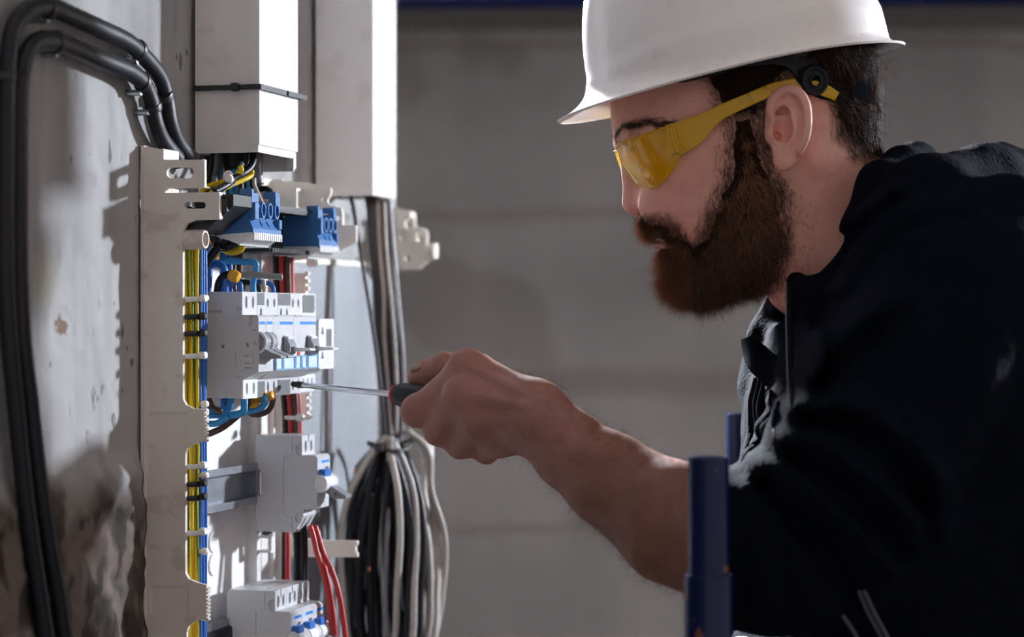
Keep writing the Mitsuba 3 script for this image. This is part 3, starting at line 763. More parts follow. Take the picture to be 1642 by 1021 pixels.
# the lone middle breaker and the three of the bottom row
def small_breaker(t0, t1, zc, label, pitch):
    k = thing('circuit_breaker', label, 'circuit breaker', None)
    wb, sh, no, hh, nt, nb = .0235, .0415, .0555, .0412, .0245, .0205
    p = [(wb - .001, zc + hh - .004), (wb + .0005, zc + hh), (wb + sh, zc + hh), (wb + sh, zc + nt + .003), (wb + sh + .0004, zc + nt), (wb + no - .002, zc + nt), (wb + no, zc + nt - .002), (wb + no, zc + .009), (wb + no - .003, zc + .006), (wb + no - .004, zc - .003), (wb + no - .001, zc - .006), (wb + no - .001, zc - nb), (wb + no - .003, zc - nb - .001),
         (wb + sh + .002, zc - nb - .001), (wb + sh + .001, zc - nb - .004), (wb + sh + .0015, zc - nb - .0065), (wb + sh - .0065, zc - hh), (wb + .001, zc - hh), (wb, zc - hh + .003), (wb, zc - .010), (wb + .004, zc - .012), (wb + .004, zc + .010), (wb - .001, zc + .014)]
    m = extr(p, t0 + .0003, t1 - .0003)
    W = t1 - t0
    c = []
    for f in (.29, .72):
        c.append(front(ell(t0 + W * f, zc + hh - .0095, .0030, .0050), wb + sh - .009, .2))
        c.append(front(ell(t0 + W * f, zc - nb - .0130, .0028, .0050), wb + sh - .016, .2))
        c.append(flat(sbox(wb + .012, t0 + W * f - .0022, wb + .022, t0 + W * f + .0022), zc + hh - .0016, .1 + zc + hh))
        c.append(flat(sbox(wb + .026, t0 + W * f - .0018, wb + .031, t0 + W * f + .0018), zc + hh - .0012, .1 + zc + hh))
    c.append(bx(wb + sh - .004, wb + sh + .01, t0 + W * .47, t0 + W * .56, zc + hh - .0065, zc + hh + .01))
    g = [(wb + sh * .79, zc + hh + .001), (wb + sh * .79, zc + hh * .62), (wb + sh * .60, zc + hh * .55), (wb + sh * .60, zc - hh * .62), (wb + sh * .79, zc - hh * .70), (wb + sh * .79, zc - hh - .001)]
    c.append(groove(g, t0 + .0003))
    for s in (1, -1):
        c.append(extr(Point(wb + sh - .0005, zc + s * (nt + .0045)).buffer(.0055, quad_segs=6).intersection(sbox(0, 0, wb + sh - .0001, 3)), t0 - .001, t0 + .0022))
    E(k + '__body', cut(m, c), 'mat_breaker', 30)
    face_plate(k, t0, t1, zc + nt + .0032, zc + hh - .0004, wb + sh, [front(ell(t0 + W * f, zc + hh - .0095, .0030, .0050), 0, .2) for f in (.29, .72)] + [bx(0, .2, t0 + W * .47, t0 + W * .56, zc + hh - .0065, zc + hh + .01)])
    face_plate(k, t0, t1, zc + .0092, zc + nt - .0022, wb + no)
    face_plate(k, t0, t1, zc - nb + .0002, zc - .0062, wb + no - .001)
    E(k + '__print_stripe', front(sbox(t0 + W * .34, zc + nt - .0072, t0 + W * .93, zc + nt - .0046), wb + no - .001, wb + no + .0003), 'mat_print_blue')
    E(k + '__print_stripe', front(sbox(t0 + W * .10, zc + nt - .0072, t0 + W * .33, zc + nt - .0046), wb + no - .001, wb + no + .0003), 'mat_print_pale')
    E(k + '__indicator_window', front(sbox(t0 + W * .6, zc + nt - .0125, t0 + W * .85, zc + nt - .0105), wb + no - .001, wb + no + .0003), 'mat_dark')
    E(k + '__test_button', bx(wb + no - .004, wb + no + .0058, t0 + W * .10, t0 + W * .62, zc + nt - .0185, zc + nt - .0120, .0006), 'mat_button_blue', False, 'blue test button')
    hub = k + '__lever_hub'
    tc = (t0 + t1) / 2
    hub = E(hub, cat([extr(Point(wb + no + .0005, zc + .0005).buffer(.0078, quad_segs=8), t0 + .0015, t1 - .0015),
                      extr(Point(wb + no + .0005, zc + .0005).buffer(.0062, quad_segs=8), t1 - .0015, t1 - .0006)]), 'mat_breaker_white', 30)
    E(k + '__hub_groove', extr(Point(wb + no + .0005, zc + .0005).buffer(.0080, quad_segs=8).difference(Point(wb + no + .0005, zc + .0005).buffer(.0070)), t1 - .0055, t1 - .0048), 'mat_toggle_grey', 30)
    lev = rounded([(wb + no + .003, zc + .001), (wb + no + .0215, zc - .0105), (wb + no + .0205, zc - .0130), (wb + no + .010, zc - .0128), (wb + no + .001, zc - .006)], .0007)
    lk = E(k + '__lever', cut(extr(lev, t1 - W * .60, t1 - W * .12), [extr(Point(wb + no + .0125, zc - .0088).buffer(.0016), 0, t1 - W * .55)]), 'mat_toggle_grey', 30)
    E(k + '__rail_clip', bx(wb + .001, wb + .006, t0 + W * .3, t0 + W * .7, zc - hh - .004, zc - hh + .02, .0005), 'mat_dark')
small_breaker(.181, .181 + .0305, ZR2, 'lone grey breaker with blue button on the middle rail', .03)
for i, lab in enumerate(('grey breaker with blue button nearest the viewer in the bottom row of three', 'grey breaker with blue button in the middle of the bottom row of three', 'grey breaker with blue button farthest from the viewer in the bottom row of three')):
    small_breaker(.12 + i * .0258, .12 + (i + 1) * .0258, ZR3, lab, .026)

# ------------------------------------------------------------------ blue neutral terminal blocks on their black holder
def terminal_block(t0, t1, ref, label, poly_blue, poly_cream, nteeth):
    k = thing('terminal_block', label, 'terminal block')
    blue = wz(poly_blue, ref)
    fx, z_hi, z_lo = max(p[0] for p in blue), max(p[1] for p in blue), min(p[1] for p in blue)
    W = t1 - t0
    m = extr(rounded(blue, .0003), t0, t1)
    zf0 = z_lo + .004
    c = []
    for i in range(3):
        tt = t0 + W * (.36 + .24 * i)
        c.append(front(ell(tt, zf0 + .0165, .0036, .0048), fx - .012, fx + .01))
        c.append(front(sbox(tt - .0013, zf0 + .0035, tt + .0013, zf0 + .0078), fx - .012, fx + .01))
    c.append(front(sbox(t0 + W * .24, z_hi - .0095, t0 + W * .84, z_hi + .01), fx - .03, fx + .01))
    E(k + '__housing', cut(m, c), 'mat_terminal_blue', 20)
    for i in range(3):
        tt = t0 + W * (.36 + .24 * i)
        r = front(Point(0, 0).buffer(1, quad_segs=6).difference(Point(0, 0).buffer(.74, quad_segs=6)), 0, 1)
        r.apply_transform(np.diag([.004, .0049, .0064, 1]))
        r.apply_translation([fx - .0036, tt, zf0 + .0165])
        E(k + '__entry_ring', r, 'mat_terminal_blue', 30)
    for q in (bx(fx - .012, fx - .0015, t0 + .0004, t0 + W * .10, z_hi - .002, z_hi + .003, .0006), bx(fx - .012, fx - .0015, t1 - W * .16, t1 - .0004, z_hi - .002, z_hi + .003, .0006),
              bx(fx - .004, fx + .0012, t0 + .001, t0 + W * .16, zf0 + .008, zf0 + .022, .0006), bx(fx - .004, fx + .0012, t1 - W * .12, t1 - .0006, zf0 + .002, zf0 + .010, .0006)):
        E(k + '__snap_hook', q, 'mat_terminal_blue')
    cr = wz(poly_cream, ref)
    E(k + '__cream_base', extr(rounded(cr, .0003), t0 + .0006, t1 + .0006), 'mat_white', False, 'off-white comb-edged base')
    x1 = max(p[0] for p in cr)
    zt = max(p[1] for p in cr)
    bot = min(cr, key=lambda p: p[1])
    e = []
    for i in range(nteeth):
        tt = t0 + .002 + (W - .003) * i / (nteeth - 1)
        e.append(bx(x1 - .0008, x1 + .0008, tt - .0010, tt + .0010, zt - .0062, zt - .0006))
        e.append(bx(bot[0] - .001, bot[0] + .0008, tt - .0010, tt + .0010, bot[1] - .0006, bot[1] + .0030))
    E(k + '__comb_tooth', cat(e), 'mat_white', kind='stuff')
terminal_block(.045, .104, .045, 'blue terminal block with a cream comb base, nearer the viewer',
               [(342, 377), (393, 332), (393, 309), (404, 308), (404, 330), (400, 353), (406, 366), (406, 374), (403, 372)],
               [(342, 377), (406, 371.5), (406, 377), (383, 392), (368, 386), (352, 381)], 14)
terminal_block(.187, .232, .187, 'blue terminal block with a cream comb base, farther from the viewer',
               [(447, 395), (447, 349), (500, 341), (502, 335), (510, 335), (510, 352), (506, 372), (512, 384), (512, 398), (508, 395)],
               [(447, 395), (512, 392), (512, 400), (492, 413), (484, 411), (472, 403), (448, 401)], 11)
k = thing('terminal_holder', 'black ribbed holder bar carrying the two blue terminal blocks', 'terminal holder')
h = [(330, 318), (392, 313), (392, 332), (343, 376), (322, 377), (320, 356), (332, 352)]
E(k + '__end_piece', extr(rounded(wz(h, .03), .0006), .008, .0445), 'mat_black')
q = S(372, 330, .03)
E(k + '__catch', cat([bx(q[0] - .008, q[0] + .0065, .004, .010, q[2] - .006, q[2] + .004, .0008), bx(q[0] - .026, q[0] - .010, .004, .009, q[2] - .014, q[2] - .002, .0008)]), 'mat_black_soft')
qa, qb = S(446, 331, .125), S(452, 402, .14)
bars = [bx(qa[0] - .030, qa[0] + .004, .104, .196, qa[2] - .0035, qa[2] - .0012)]
for i in range(8):
    bars.append(bx(qa[0] - .030 + i * .0044, qa[0] - .0275 + i * .0044, .104, .196, qa[2] - .0050, qa[2] + .0004))
E(k + '__ribbed_bar', cat(bars), 'mat_black_soft')
comb = [bx(qb[0] - .020, qb[0] + .004, .104, .232, qb[2] - .0018, qb[2] + .0012)]
for i in range(34):
    t = .106 + i * .0037
    comb.append(bx(qb[0] + .003, qb[0] + .0058, t, t + .0016, qb[2] - .0020, qb[2] + .0014))
E(k + '__toothed_strip', cat(comb), 'mat_black_soft')
E(k + '__spine', bx(.010, .030, .008, .262, qa[2] - .032, qa[2] - .004), 'mat_black')
q0 = S(449, 380, .15)
E(k + '__spacer', bx(q0[0] - .03, q0[0] - .012, .105, .186, q0[2] - .014, q0[2] + .020), 'mat_black')
def SP(pts, t):
    """Path through points measured in the plane y = t, or with their own t as a third number."""
    return [S(p[0], p[1], p[2] if len(p) > 2 else t) for p in pts]

# the vertical bundle inside the near frame
def vertical(xs, y0, y1, ts, amp, mat, r, labs, key='panel_wire'):
    for i, (x, t) in enumerate(zip(xs, ts)):
        ys = np.linspace(y0, y1, 9)
        pts = [(x + amp * math.sin(1.7 * j + 2.1 * i) + .6 * math.sin(.9 * j * i), y) for j, y in enumerate(ys)]
        wire(key, SP(pts, t), r, mat, labs[i], 'wire', sides=8, n=5)
vertical([297.5, 302, 307, 312, 316], 378, 1060, [.012, .018, .010, .018, .013], .8, 'wire_yellow_green', .00165, ['yellow and green wire running down inside the near frame, %s of five' % q for q in ('leftmost', 'second from the left', 'middle one', 'second from the right', 'rightmost')])
vertical([321, 325.5, 329], 352, 1060, [.020, .024, .030], .8, 'wire_blue', .0017, ['blue wire running down beside the yellow and green ones, %s of three' % q for q in ('leftmost', 'middle one', 'rightmost')])
vertical([300], 500, 1060, [.022], .5, 'wire_tan', .0016, ['beige wire half hidden behind the yellow and green wires'])

def bundle_tie(py, x0, x1, mat, white, lab, grp):
    k = thing('cable_tie', lab, 'cable tie', grp)
    c = S((x0 + x1) / 2, py, .016)
    hw = abs(S(x1, py, .016)[0] - S(x0, py, .016)[0]) / 2
    a = np.linspace(0, 2 * np.pi, 25)[:-1]
    p = np.c_[c[0] + hw * np.cos(a), c[1] + .0125 * np.sin(a), c[2] + .0004 * np.cos(a)]
    m, _ = tube(p, .0007, 8, closed=True, fixed=(0, 0, 1), ratio=2.9, path_ready=True)
    E(k + '__strap', m, mat, 40)
    h = S(x1 + 1, py - 1, .012)
    E(k + '__head', bx(h[0] - .003, h[0] + .0022, h[1] - .005, h[1] + .002, h[2] - .0026, h[2] + .0030, .0011), mat, 40)
for py, mat, lab in ((480, 'mat_tie_white', 'uppermost white cable tie round the yellow, green and blue wires'), (508, 'mat_black', 'upper of the two black cable ties on the wires beside the top breakers'),
                     (535, 'mat_black', 'lower of the two black cable ties on the wires beside the top breakers'), (571, 'mat_tie_white', 'white cable tie on the wires just below the two upper black ties'),
                     (747, 'mat_tie_white', 'white cable tie on the wires just above the middle rail'), (775, 'mat_black', 'black cable tie on the wires at the top edge of the middle rail'),
                     (797, 'mat_black', 'black cable tie on the wires at the lower edge of the middle rail'), (853, 'mat_tie_white', 'lowest white cable tie on the yellow, green and blue wires')):
    bundle_tie(py, 294, 327, mat, mat == 'mat_tie_white', lab, None)
ORD = ('first', 'second', 'third', 'fourth', 'fifth', 'sixth', 'seventh', 'eighth', 'ninth')
for i, py in enumerate((478, 648, 660, 686, 762, 884, 946, 958, 990)):
    q = S(326, py, .017)
    k = thing('tie_mount', 'small white knob right of the yellow and blue wire bundle, %s from the top' % ORD[i], 'wire clip')
    E(k + '__knob', lathe([(-.006, .0012), (-.002, .0016), (0, .0028), (.0022, .0030), (.0040, .0022), (.0046, 0)], q, (1, -.2, .1), 12), 'mat_tie_white', 50)

# wires from the trunking to the terminals
zt1 = zb1 + .05
def from_trunk(px, tt, w, pts, mat, r, lab, grp=None, sides=10):
    p0 = S(px, 240, tt)
    p = [np.array([p0[0], p0[1], zt1]), p0] + SP(pts, tt)
    wire('panel_wire', p, r, mat, lab, 'wire', grp, sides=sides, n=6)
from_trunk(338, .125, 0, [(337, 262), (334, 282), (330, 300), (327, 330), (326, 372)], 'wire_black', .0032, 'black cable dropping from the trunking next to the near frame')
from_trunk(346, .13, 0, [(345, 262), (341, 280)], 'wire_grey', .0042, 'grey cable sheath cut short under the trunking, leftmost')
wire('panel_wire', SP([(341, 276), (339, 292), (336, 312), (334, 345)], .13), .0018, 'wire_tan', 'beige wire leaving the leftmost cut sheath', 'wire')
from_trunk(357, .14, 0, [(357, 256), (355, 268)], 'wire_grey', .0058, 'grey cable sheath cut short under the trunking, second from the left')
for x, mat, lab in ((350, 'wire_light_blue', 'light blue wire left of the beige one under the trunking'), (354, 'wire_light_blue', 'light blue wire touching the beige one under the trunking')):
    wire('panel_wire', SP([(x + 5, 264), (x + 3, 285), (x + 2, 310), (x - 2, 350)], .14), .0019, mat, lab, 'wire')
wire('panel_wire', SP([(364, 250), (362, 268), (359, 285), (352, 300), (346, 330)], .135), .0024, 'wire_tan', 'beige wire bending left under the trunking', 'wire')
from_trunk(374, .13, 0, [(375, 258), (378, 271)], 'wire_black', .0090, 'thick black cable sheath ending under the middle of the trunking')
wire('panel_wire', SP([(369, 268), (367, 280), (366, 300), (364, 345)], .135), .0020, 'wire_brown', 'brown wire coming out of the thick black sheath', 'wire')
wire('panel_wire', SP([(376, 270), (372, 280), (370, 305), (371, 318)], .128), .0021, 'wire_light_blue', 'light blue wire coming out of the thick black sheath', 'wire')
wire('panel_wire', SP([(385, 266), (387, 272), (384, 277), (374, 284), (362, 290), (348, 294), (335, 298), (322, 308)], .105), .0022, 'wire_yellow_green', 'yellow and green wire looping left from the thick black sheath', 'wire', sides=12)
from_trunk(394, .135, 0, [(394, 262), (393, 280), (391, 300), (390, 322)], 'wire_black', .0042, 'black cable dropping beside the thick sheath')
wire('panel_wire', [S(405, 225, .135)] + SP([(406, 244, .13), (406, 258, .125), (400, 270, .118), (388, 279, .108), (374, 287, .10), (364, 296, .092), (354, 302, .082), (343, 307, .07)], .1), .0028, 'wire_black', 'shiny black cable curving left through the white tie', 'wire', sides=12)
wire('panel_wire', SP([(397, 282, .12), (402, 277, .12), (403.5, 274, .12), (402.5, 281, .12), (393, 287, .113), (376, 294, .103), (363, 300, .095), (350, 304, .085), (338, 309, .07)], .1), .0022, 'wire_yellow_green', 'yellow and green wire with a hook-like bend right of the white tie', 'wire', sides=12)
from_trunk(411, .165, 0, [(412, 262), (413, 280), (415, 296)], 'wire_grey', .0046, 'flat grey cable hanging at the right end of the trunking')
from_trunk(417, .17, 0, [(416, 262), (415, 282), (417, 300), (420, 306)], 'wire_grey', .0030, 'narrow grey cable hanging at the right end of the trunking')
wire('panel_wire', SP([(417, 304), (424, 302), (431, 305), (436, 312), (437, 324)], .165), .0024, 'wire_black', 'short black cable arching right over the near blue terminal block', 'wire')
for x, mat, lab in ((373, 'wire_light_blue', 'light blue wire straight above the black holder, left one'), (379, 'wire_light_blue', 'light blue wire straight above the black holder, right one'), (387, 'wire_brown', 'brown wire straight above the near blue terminal block'), (399, 'wire_light_blue', 'light blue wire slanting behind the near blue terminal block'),
                    (405, 'wire_black', 'thin black wire slanting behind the near blue terminal block'), (408, 'wire_white', 'thin white wire slanting behind the near blue terminal block')):
    wire('panel_wire', SP([(x - 1, 285), (x, 298), (x + (6 if x > 395 else 0), 312), (x + (13 if x > 395 else 0), 328)], .13), .0019, mat, lab, 'wire')
kq = S(368, 288, .098)
k = thing('cable_tie', 'white cable tie holding the black and the yellow and green cable together under the trunking', 'cable tie')
a = np.linspace(0, 2 * np.pi, 21)[:-1]
m, _ = tube(np.c_[kq[0] + .0015 * np.cos(a) - .002 * np.sin(a), kq[1] + .004 * np.cos(a), kq[2] + .0058 * np.sin(a) + .0008], .0008, 8, closed=True, fixed=(.8, .2, .5), ratio=2.4, path_ready=True)
E(k + '__strap', m, 'mat_tie_white', 40)
E(k + '__head', lathe([(-.004, 0), (-.0035, .0036), (.001, .0042), (.0035, .003), (.004, 0)], kq + [.002, -.006, 0], (.3, -1, .1), 12), 'mat_tie_white', 50)

# wires above the top row of breakers
zr = zc + HH
def drop(pts, t, mat, r, lab, grp=None):
    wire('panel_wire', SP(pts, t), r, mat, lab, 'wire', grp, sides=12, n=6)
drop([(352, 395), (343, 405), (333, 420), (324, 445), (320, 478)], .045, 'wire_black', .0032, 'black cable curving down to the left from under the near terminal block')
drop([(383, 385), (372, 392), (358, 396), (346, 392)], .055, 'wire_black', .0036, 'black cable curving under the cream base of the near terminal block')
drop([(389, 393), (385, 400), (375, 403.5), (364, 402), (356, 397)], .065, 'wire_yellow_green', .0030, 'yellow and green wire looping under the cream base of the near terminal block')
drop([(325, 372), (331, 380), (337, 392)], .04, 'wire_orange', .0017, 'short orange wire right of the beige socket')
drop([(327, 376), (332, 395), (327, 415), (325, 470)], .035, 'wire_blue', .0022, 'blue wire passing behind the beige socket')
drop([(333, 472), (335, 440), (336, 428), (343, 423), (352, 424), (359, 430), (361, 445), (361, 472)], .062, 'wire_blue', .0029, 'blue wire making a tall arch at the near end of the top breakers')
drop([(325, 452), (324, 437), (325, 425), (328, 440), (330, 458)], .050, 'wire_blue', .0025, 'blue wire in a narrow hairpin left of the tall blue arch')
drop([(352, 424), (362, 419), (374, 418), (392, 420), (408, 421), (411, 426), (409, 440), (406, 452), (406, 474)], .095, 'wire_light_blue', .0027, 'light blue wire running flat and turning down above the top breakers')
drop([(334, 415), (340, 409), (344, 408)], .058, 'wire_light_blue', .0024, 'short light blue wire end with a brass ferrule')
drop([(355, 455), (359, 452), (378, 452), (385, 456), (386, 474)], .072, 'wire_blue', .0023, 'blue wire in a low arch into the near breaker')
drop([(402, 453), (418, 452.5), (432, 455), (438, 462), (438, 476)], .125, 'wire_blue', .0020, 'blue wire in a low arch into the second switch')
drop([(383, 451), (398, 453), (410, 457), (416, 464), (417, 476)], .11, 'wire_black', .0021, 'black wire in a low arch between the two blue ones')
drop([(348, 470), (350, 455), (356, 444), (364, 440), (371, 439)], .060, 'wire_black', .0028, 'black wire ending in an orange cap above the near breaker')
drop([(357, 405), (357, 430), (358, 470)], .11, 'wire_blue', .0024, 'dark blue wire straight behind the arches, left one')
drop([(368, 405), (368, 430), (369, 470)], .115, 'wire_blue', .0028, 'dark blue wire straight behind the arches, right one')
drop([(375, 398), (375, 430), (376, 470)], .125, 'wire_brown', .0022, 'brown wire straight behind the arches, left one')
drop([(384, 396), (384, 430), (383, 470)], .13, 'wire_brown', .0026, 'brown wire straight behind the arches, right one')
drop([(392, 456), (390, 464), (390, 474)], .10, 'wire_black', .0016, 'thin black wire dropping into the second switch')
drop([(421, 448), (423, 455), (421, 474)], .12, 'wire_tan', .0019, 'beige wire dropping below the flat grey busbar')
k = thing('ferrule', 'brass ferrule on the end of a short light blue wire', 'ferrule')
E(k + '__sleeve', cyl(S(344, 408, .058), S(349.5, 409.5, .058), .0028, 14), 'wire_orange', 40)
E(k + '__rim', cyl(S(349, 409.3, .058), S(350, 409.6, .058), .0033, 14), 'wire_orange', 40)
k = thing('wire_cap', 'orange cap on a black wire above the near breaker', 'wire cap')
E(k + '__shell', lathe([(0, .003), (.0005, .0046), (.006, .0050), (.0085, .0042), (.009, 0)], S(368, 440, .060), S(382, 445, .060) - S(368, 440, .060), 16), 'wire_orange', 50)
E(k + '__rib', lathe([(.0022, .0046), (.003, .0052), (.004, .0052), (.0048, .0046)], S(368, 440, .060), S(382, 445, .060) - S(368, 440, .060), 16), 'wire_orange', 50)
k = thing('busbar', 'flat grey insulated busbar lying above the top breakers', 'busbar')
p0, p1 = S(384, 442, .075), S(449, 443, .085)
E(k + '__sleeve', tube([S(352, 447, .068), S(366, 444, .07), S(384, 441, .075), S(405, 440, .078), S(428, 442, .082), S(449, 444, .086)], .0042, 12, fixed=(0, 0, 1), ratio=.62)[0], 'wire_grey', 50)
E(k + '__end_cap', lathe([(0, .0028), (.002, .0030), (.003, 0)], S(448, 443.8, .086), p1 - p0, 12), 'wire_grey', 50)
# red bundle behind the top row
def red_path(i, t):
    return SP([(441 + 5.2 * i, 396), (442 + 5.0 * i, 440), (446 + 4.8 * i, 520), (451 + 4.6 * i, 600), (456 + 4.5 * i, 650), (458 + 4.4 * i, 705), (459 + 4.2 * i, 730)], t)
for i, (mat, lab, g) in enumerate((('wire_black', 'black wire at the left edge of the red bundle', None), ('wire_red', 0, 1), ('wire_red', 0, 1), ('wire_red', 0, 1), ('wire_brown', 'brown wire among the red ones', None), ('wire_red', 0, 1))):
    wire('panel_wire', red_path(i, .215 + .004 * (i % 2)), .0026, mat, lab or 'red wire behind the top breakers, %s of the four' % ['leftmost', 'second from the left', 'second from the right', 0, 'rightmost'][i - 1], 'wire', None, sides=10)
for (x0, x1, py, lab) in ((438, 472, 407, 'white cable tie on the red wires below the black toothed strip'), (455, 486, 669, 'white cable tie on the red wires below the top breakers')):
    k = thing('cable_tie', lab, 'cable tie')
    c = S((x0 + x1) / 2, py, .217)
    hw = abs(S(x1, py, .217)[0] - S(x0, py, .217)[0]) / 2 - .0005
    a = np.linspace(0, 2 * np.pi, 25)[:-1]
    m, _ = tube(np.c_[c[0] + hw * np.cos(a), c[1] + .006 * np.sin(a), c[2] + 0 * a], .0007, 8, closed=True, fixed=(0, 0, 1), ratio=2.6, path_ready=True)
    E(k + '__strap', m, 'mat_tie_white', 40)
    h = S(x1 - 3, py, .208)
    E(k + '__head', bx(h[0] - .004, h[0] + .003, h[1] - .004, h[1] + .002, h[2] - .003, h[2] + .003, .001), 'mat_tie_white', 40)
    E(k + '__tail', tube([h, h + [.006, -.002, -.001], h + [.010, 0, .001]], .0012, 6)[0], 'mat_tie_white', 40)

# wires below the top row
def low(pts, t, mat, r, lab, grp=None):
    wire('panel_wire', SP(pts, t), r, mat, lab, 'wire', grp, sides=12, n=6)
low([(391, 632), (392, 650), (390, 660), (380, 664), (362, 666), (345, 665), (329, 666)], .062, 'wire_light_blue', .0029, 'light blue wire curving left from under the near breaker, front one')
low([(372, 632), (370, 645), (366, 655), (352, 657), (330, 655)], .070, 'wire_light_blue', .0026, 'light blue wire curving left from under the near breaker, rear one')
low([(329, 679), (345, 679), (357, 674), (366, 668)], .055, 'wire_light_blue', .0026, 'short light blue wire lowest below the top breakers')
low([(360, 632), (361, 652), (363, 661)], .09, 'wire_blue', .0034, 'dark blue wire straight down under the top breakers')
low([(424, 634), (424, 648), (416, 655), (404, 658), (392, 660)], .095, 'wire_light_blue', .0027, 'light blue wire curving from under the second switch')
low([(438, 630), (437, 646), (430, 658), (418, 664), (405, 664), (398, 660)], .105, 'wire_brown', .0024, 'brown wire curving from under the second switch')
low([(384, 664), (372, 674), (356, 686), (336, 695), (326, 697)], .075, 'wire_brown', .0026, 'brown wire slanting down to the left below the top breakers')
low([(334, 634), (338, 648), (345, 656), (356, 660)], .055, 'wire_brown', .0022, 'brown wire tucked under the near corner of the top breakers')
low([(402, 632), (398, 645), (394, 655)], .085, 'wire_brown', .0026, 'short brown wire under the near breaker')
low([(398, 646), (412, 640), (426, 637), (438, 633)], .10, 'wire_orange', .0036, 'thick yellow wire under the second switch')
low([(388, 652), (398, 650), (412, 648)], .09, 'wire_orange', .0026, 'short yellow wire under the near breaker')

# wires of the lower rows
for i, (pts, lab) in enumerate((([(497, 842), (503, 862), (508, 885), (516, 910), (524, 940), (530, 980), (534, 1040)], 'red wire from the lone middle breaker to the bottom row, left strand'),
                               ([(505, 842), (511, 862), (519, 888), (532, 915), (543, 950), (550, 990), (556, 1040)], 'red wire from the lone middle breaker to the bottom row, right strand bowing outward'),
                               ([(501, 842), (505, 868), (512, 895), (520, 925), (527, 960), (531, 1045)], 'red wire from the lone middle breaker to the bottom row, middle strand'),
                               ([(509, 850), (513, 880), (519, 905), (527, 940), (534, 985), (540, 1045)], 'red wire just left of the outermost bowing red strand'))):
    wire('panel_wire', SP(pts, .192 + .004 * i), .0024, 'wire_red', lab, 'wire', sides=10)
for i, x in enumerate((474, 479, 484, 489)):
    wire('panel_wire', SP([(x - 1, 838), (x, 860), (x + 1, 890), (x + 1, 922), (x + 1, 1045)], .196 + .003 * (i % 2)), .0022, 'wire_black', 'black wire below the lone middle breaker, %s of four' % ('leftmost', 'second from the left', 'second from the right', 'rightmost')[i], 'wire')
wire('panel_wire', SP([(461, 700), (461, 800), (461, 860), (461, 930)], .222), .0022, 'wire_red', 'single red wire straight down left of the black wires', 'wire')
wire('panel_wire', SP([(456, 700), (455, 800), (455, 860), (455, 930)], .224), .0020, 'wire_black', 'single black wire straight down beside the single red one', 'wire')
q = S(428, 866, .20)
E(kb + '__wire_hook', cat([bx(q[0] - .006, q[0] + .006, .196, .204, q[2] + .002, q[2] + .0045), bx(q[0] + .0035, q[0] + .006, .196, .204, q[2] - .008, q[2] + .003), bx(q[0] - .006, q[0] + .005, .196, .204, q[2] - .0105, q[2] - .008)]), 'mat_white')

# ------------------------------------------------------------------ hanging cables and the coil
def TP(pts, t, dt=0.0):
    return [S(p[0], p[1], (p[2] if len(p) > 2 else t) + dt) for p in pts]
hang = [('black', 563, [(566, 330), (574, 380), (584, 440), (594, 500), (604, 570), (612, 640), (618, 710)], .40, .0019),
        ('black', 590, [(592, 330), (596, 380), (602, 450), (607, 530), (613, 620), (618, 712)], .418, .0031),
        ('black', 597, [(598, 330), (601, 390), (606, 460), (610, 540), (617, 620), (622, 712)], .412, .0033),
        ('white', 603, [(603, 330), (604, 390), (600, 450), (601, 520), (607, 600), (615, 700)], .405, .0021),
        ('white', 606, [(606, 335), (609, 400), (615, 470), (616, 540), (622, 620), (628, 712)], .415, .0020),
        ('black', 612, [(612, 330), (617, 400), (624, 480), (628, 560), (630, 640), (630, 712)], .41, .0034),
        ('black', 617, [(618, 330), (624, 400), (632, 480), (638, 560), (640, 640), (636, 712)], .406, .0031),
        ('grey', 623, [(624, 330), (630, 400), (637, 480), (644, 560), (646, 640), (640, 712)], .418, .0030),
        ('white', 615, [(616, 335), (620, 410), (629, 500), (635, 590), (636, 660), (634, 712)], .398, .0019),
        ('black', 608, [(609, 330), (612, 410), (619, 480), (623, 560), (625, 640), (626, 712)], .422, .0032),
        ('black', 601, [(601, 330), (604, 400), (609, 470), (614, 550), (620, 640), (624, 712)], .428, .0032)]
for col, x, pts, t, r in hang:
    w_ = .022 + .030 * (x - 563) / 60
    p0 = B(x, 312, w_)
    t = p0[1] + (.004 if x == 603 else -.004 if col == 'white' else 0)
    g = {'black': 'black cables hanging from the far trunking', 'white': 'white cables hanging from the far trunking'}.get(col)
    first = x == 563
    lab = 'thin black cable hanging apart, left of the others from the far trunking' if first else {'black': 'black cable hanging from the far trunking to the tied coil', 'white': 'white cable hanging from the far trunking to the tied coil', 'grey': 'grey cable hanging from the far trunking, rightmost of the bunch'}[col]
    wire('hanging_cable', [p0 + UP * .06, p0] + TP(pts, t), r, 'wire_' + col, lab, 'cable', None if first else g, sides=10, n=6)
coil = [('black', -20, 20, 1052, .40, .0036), ('black', -34, 30, 1060, .395, .0036), ('black', -12, 38, 1080, .405, .0036), ('black', -52, 10, 1045, .41, .0036), ('black', -62, 34, 1075, .415, .0034), ('black', -40, 46, 1090, .42, .0036),
        ('black', 4, 54, 1066, .412, .0034), ('black', -70, 22, 1095, .425, .0036), ('black', -28, 60, 1040, .428, .0034), ('white', -76, 14, 1085, .382, .0032), ('white', -66, 62, 1070, .430, .0032),
        ('white', 58, 80, 1062, .436, .0033), ('white', 62, 84, 1090, .445, .0032), ('white', 48, 74, 1050, .45, .0032), ('white', -6, 44, 1078, .388, .0030), ('white', -80, 50, 1100, .452, .0030), ('black', -46, -2, 1070, .39, .0036), ('black', 14, 34, 1090, .394, .0034)]
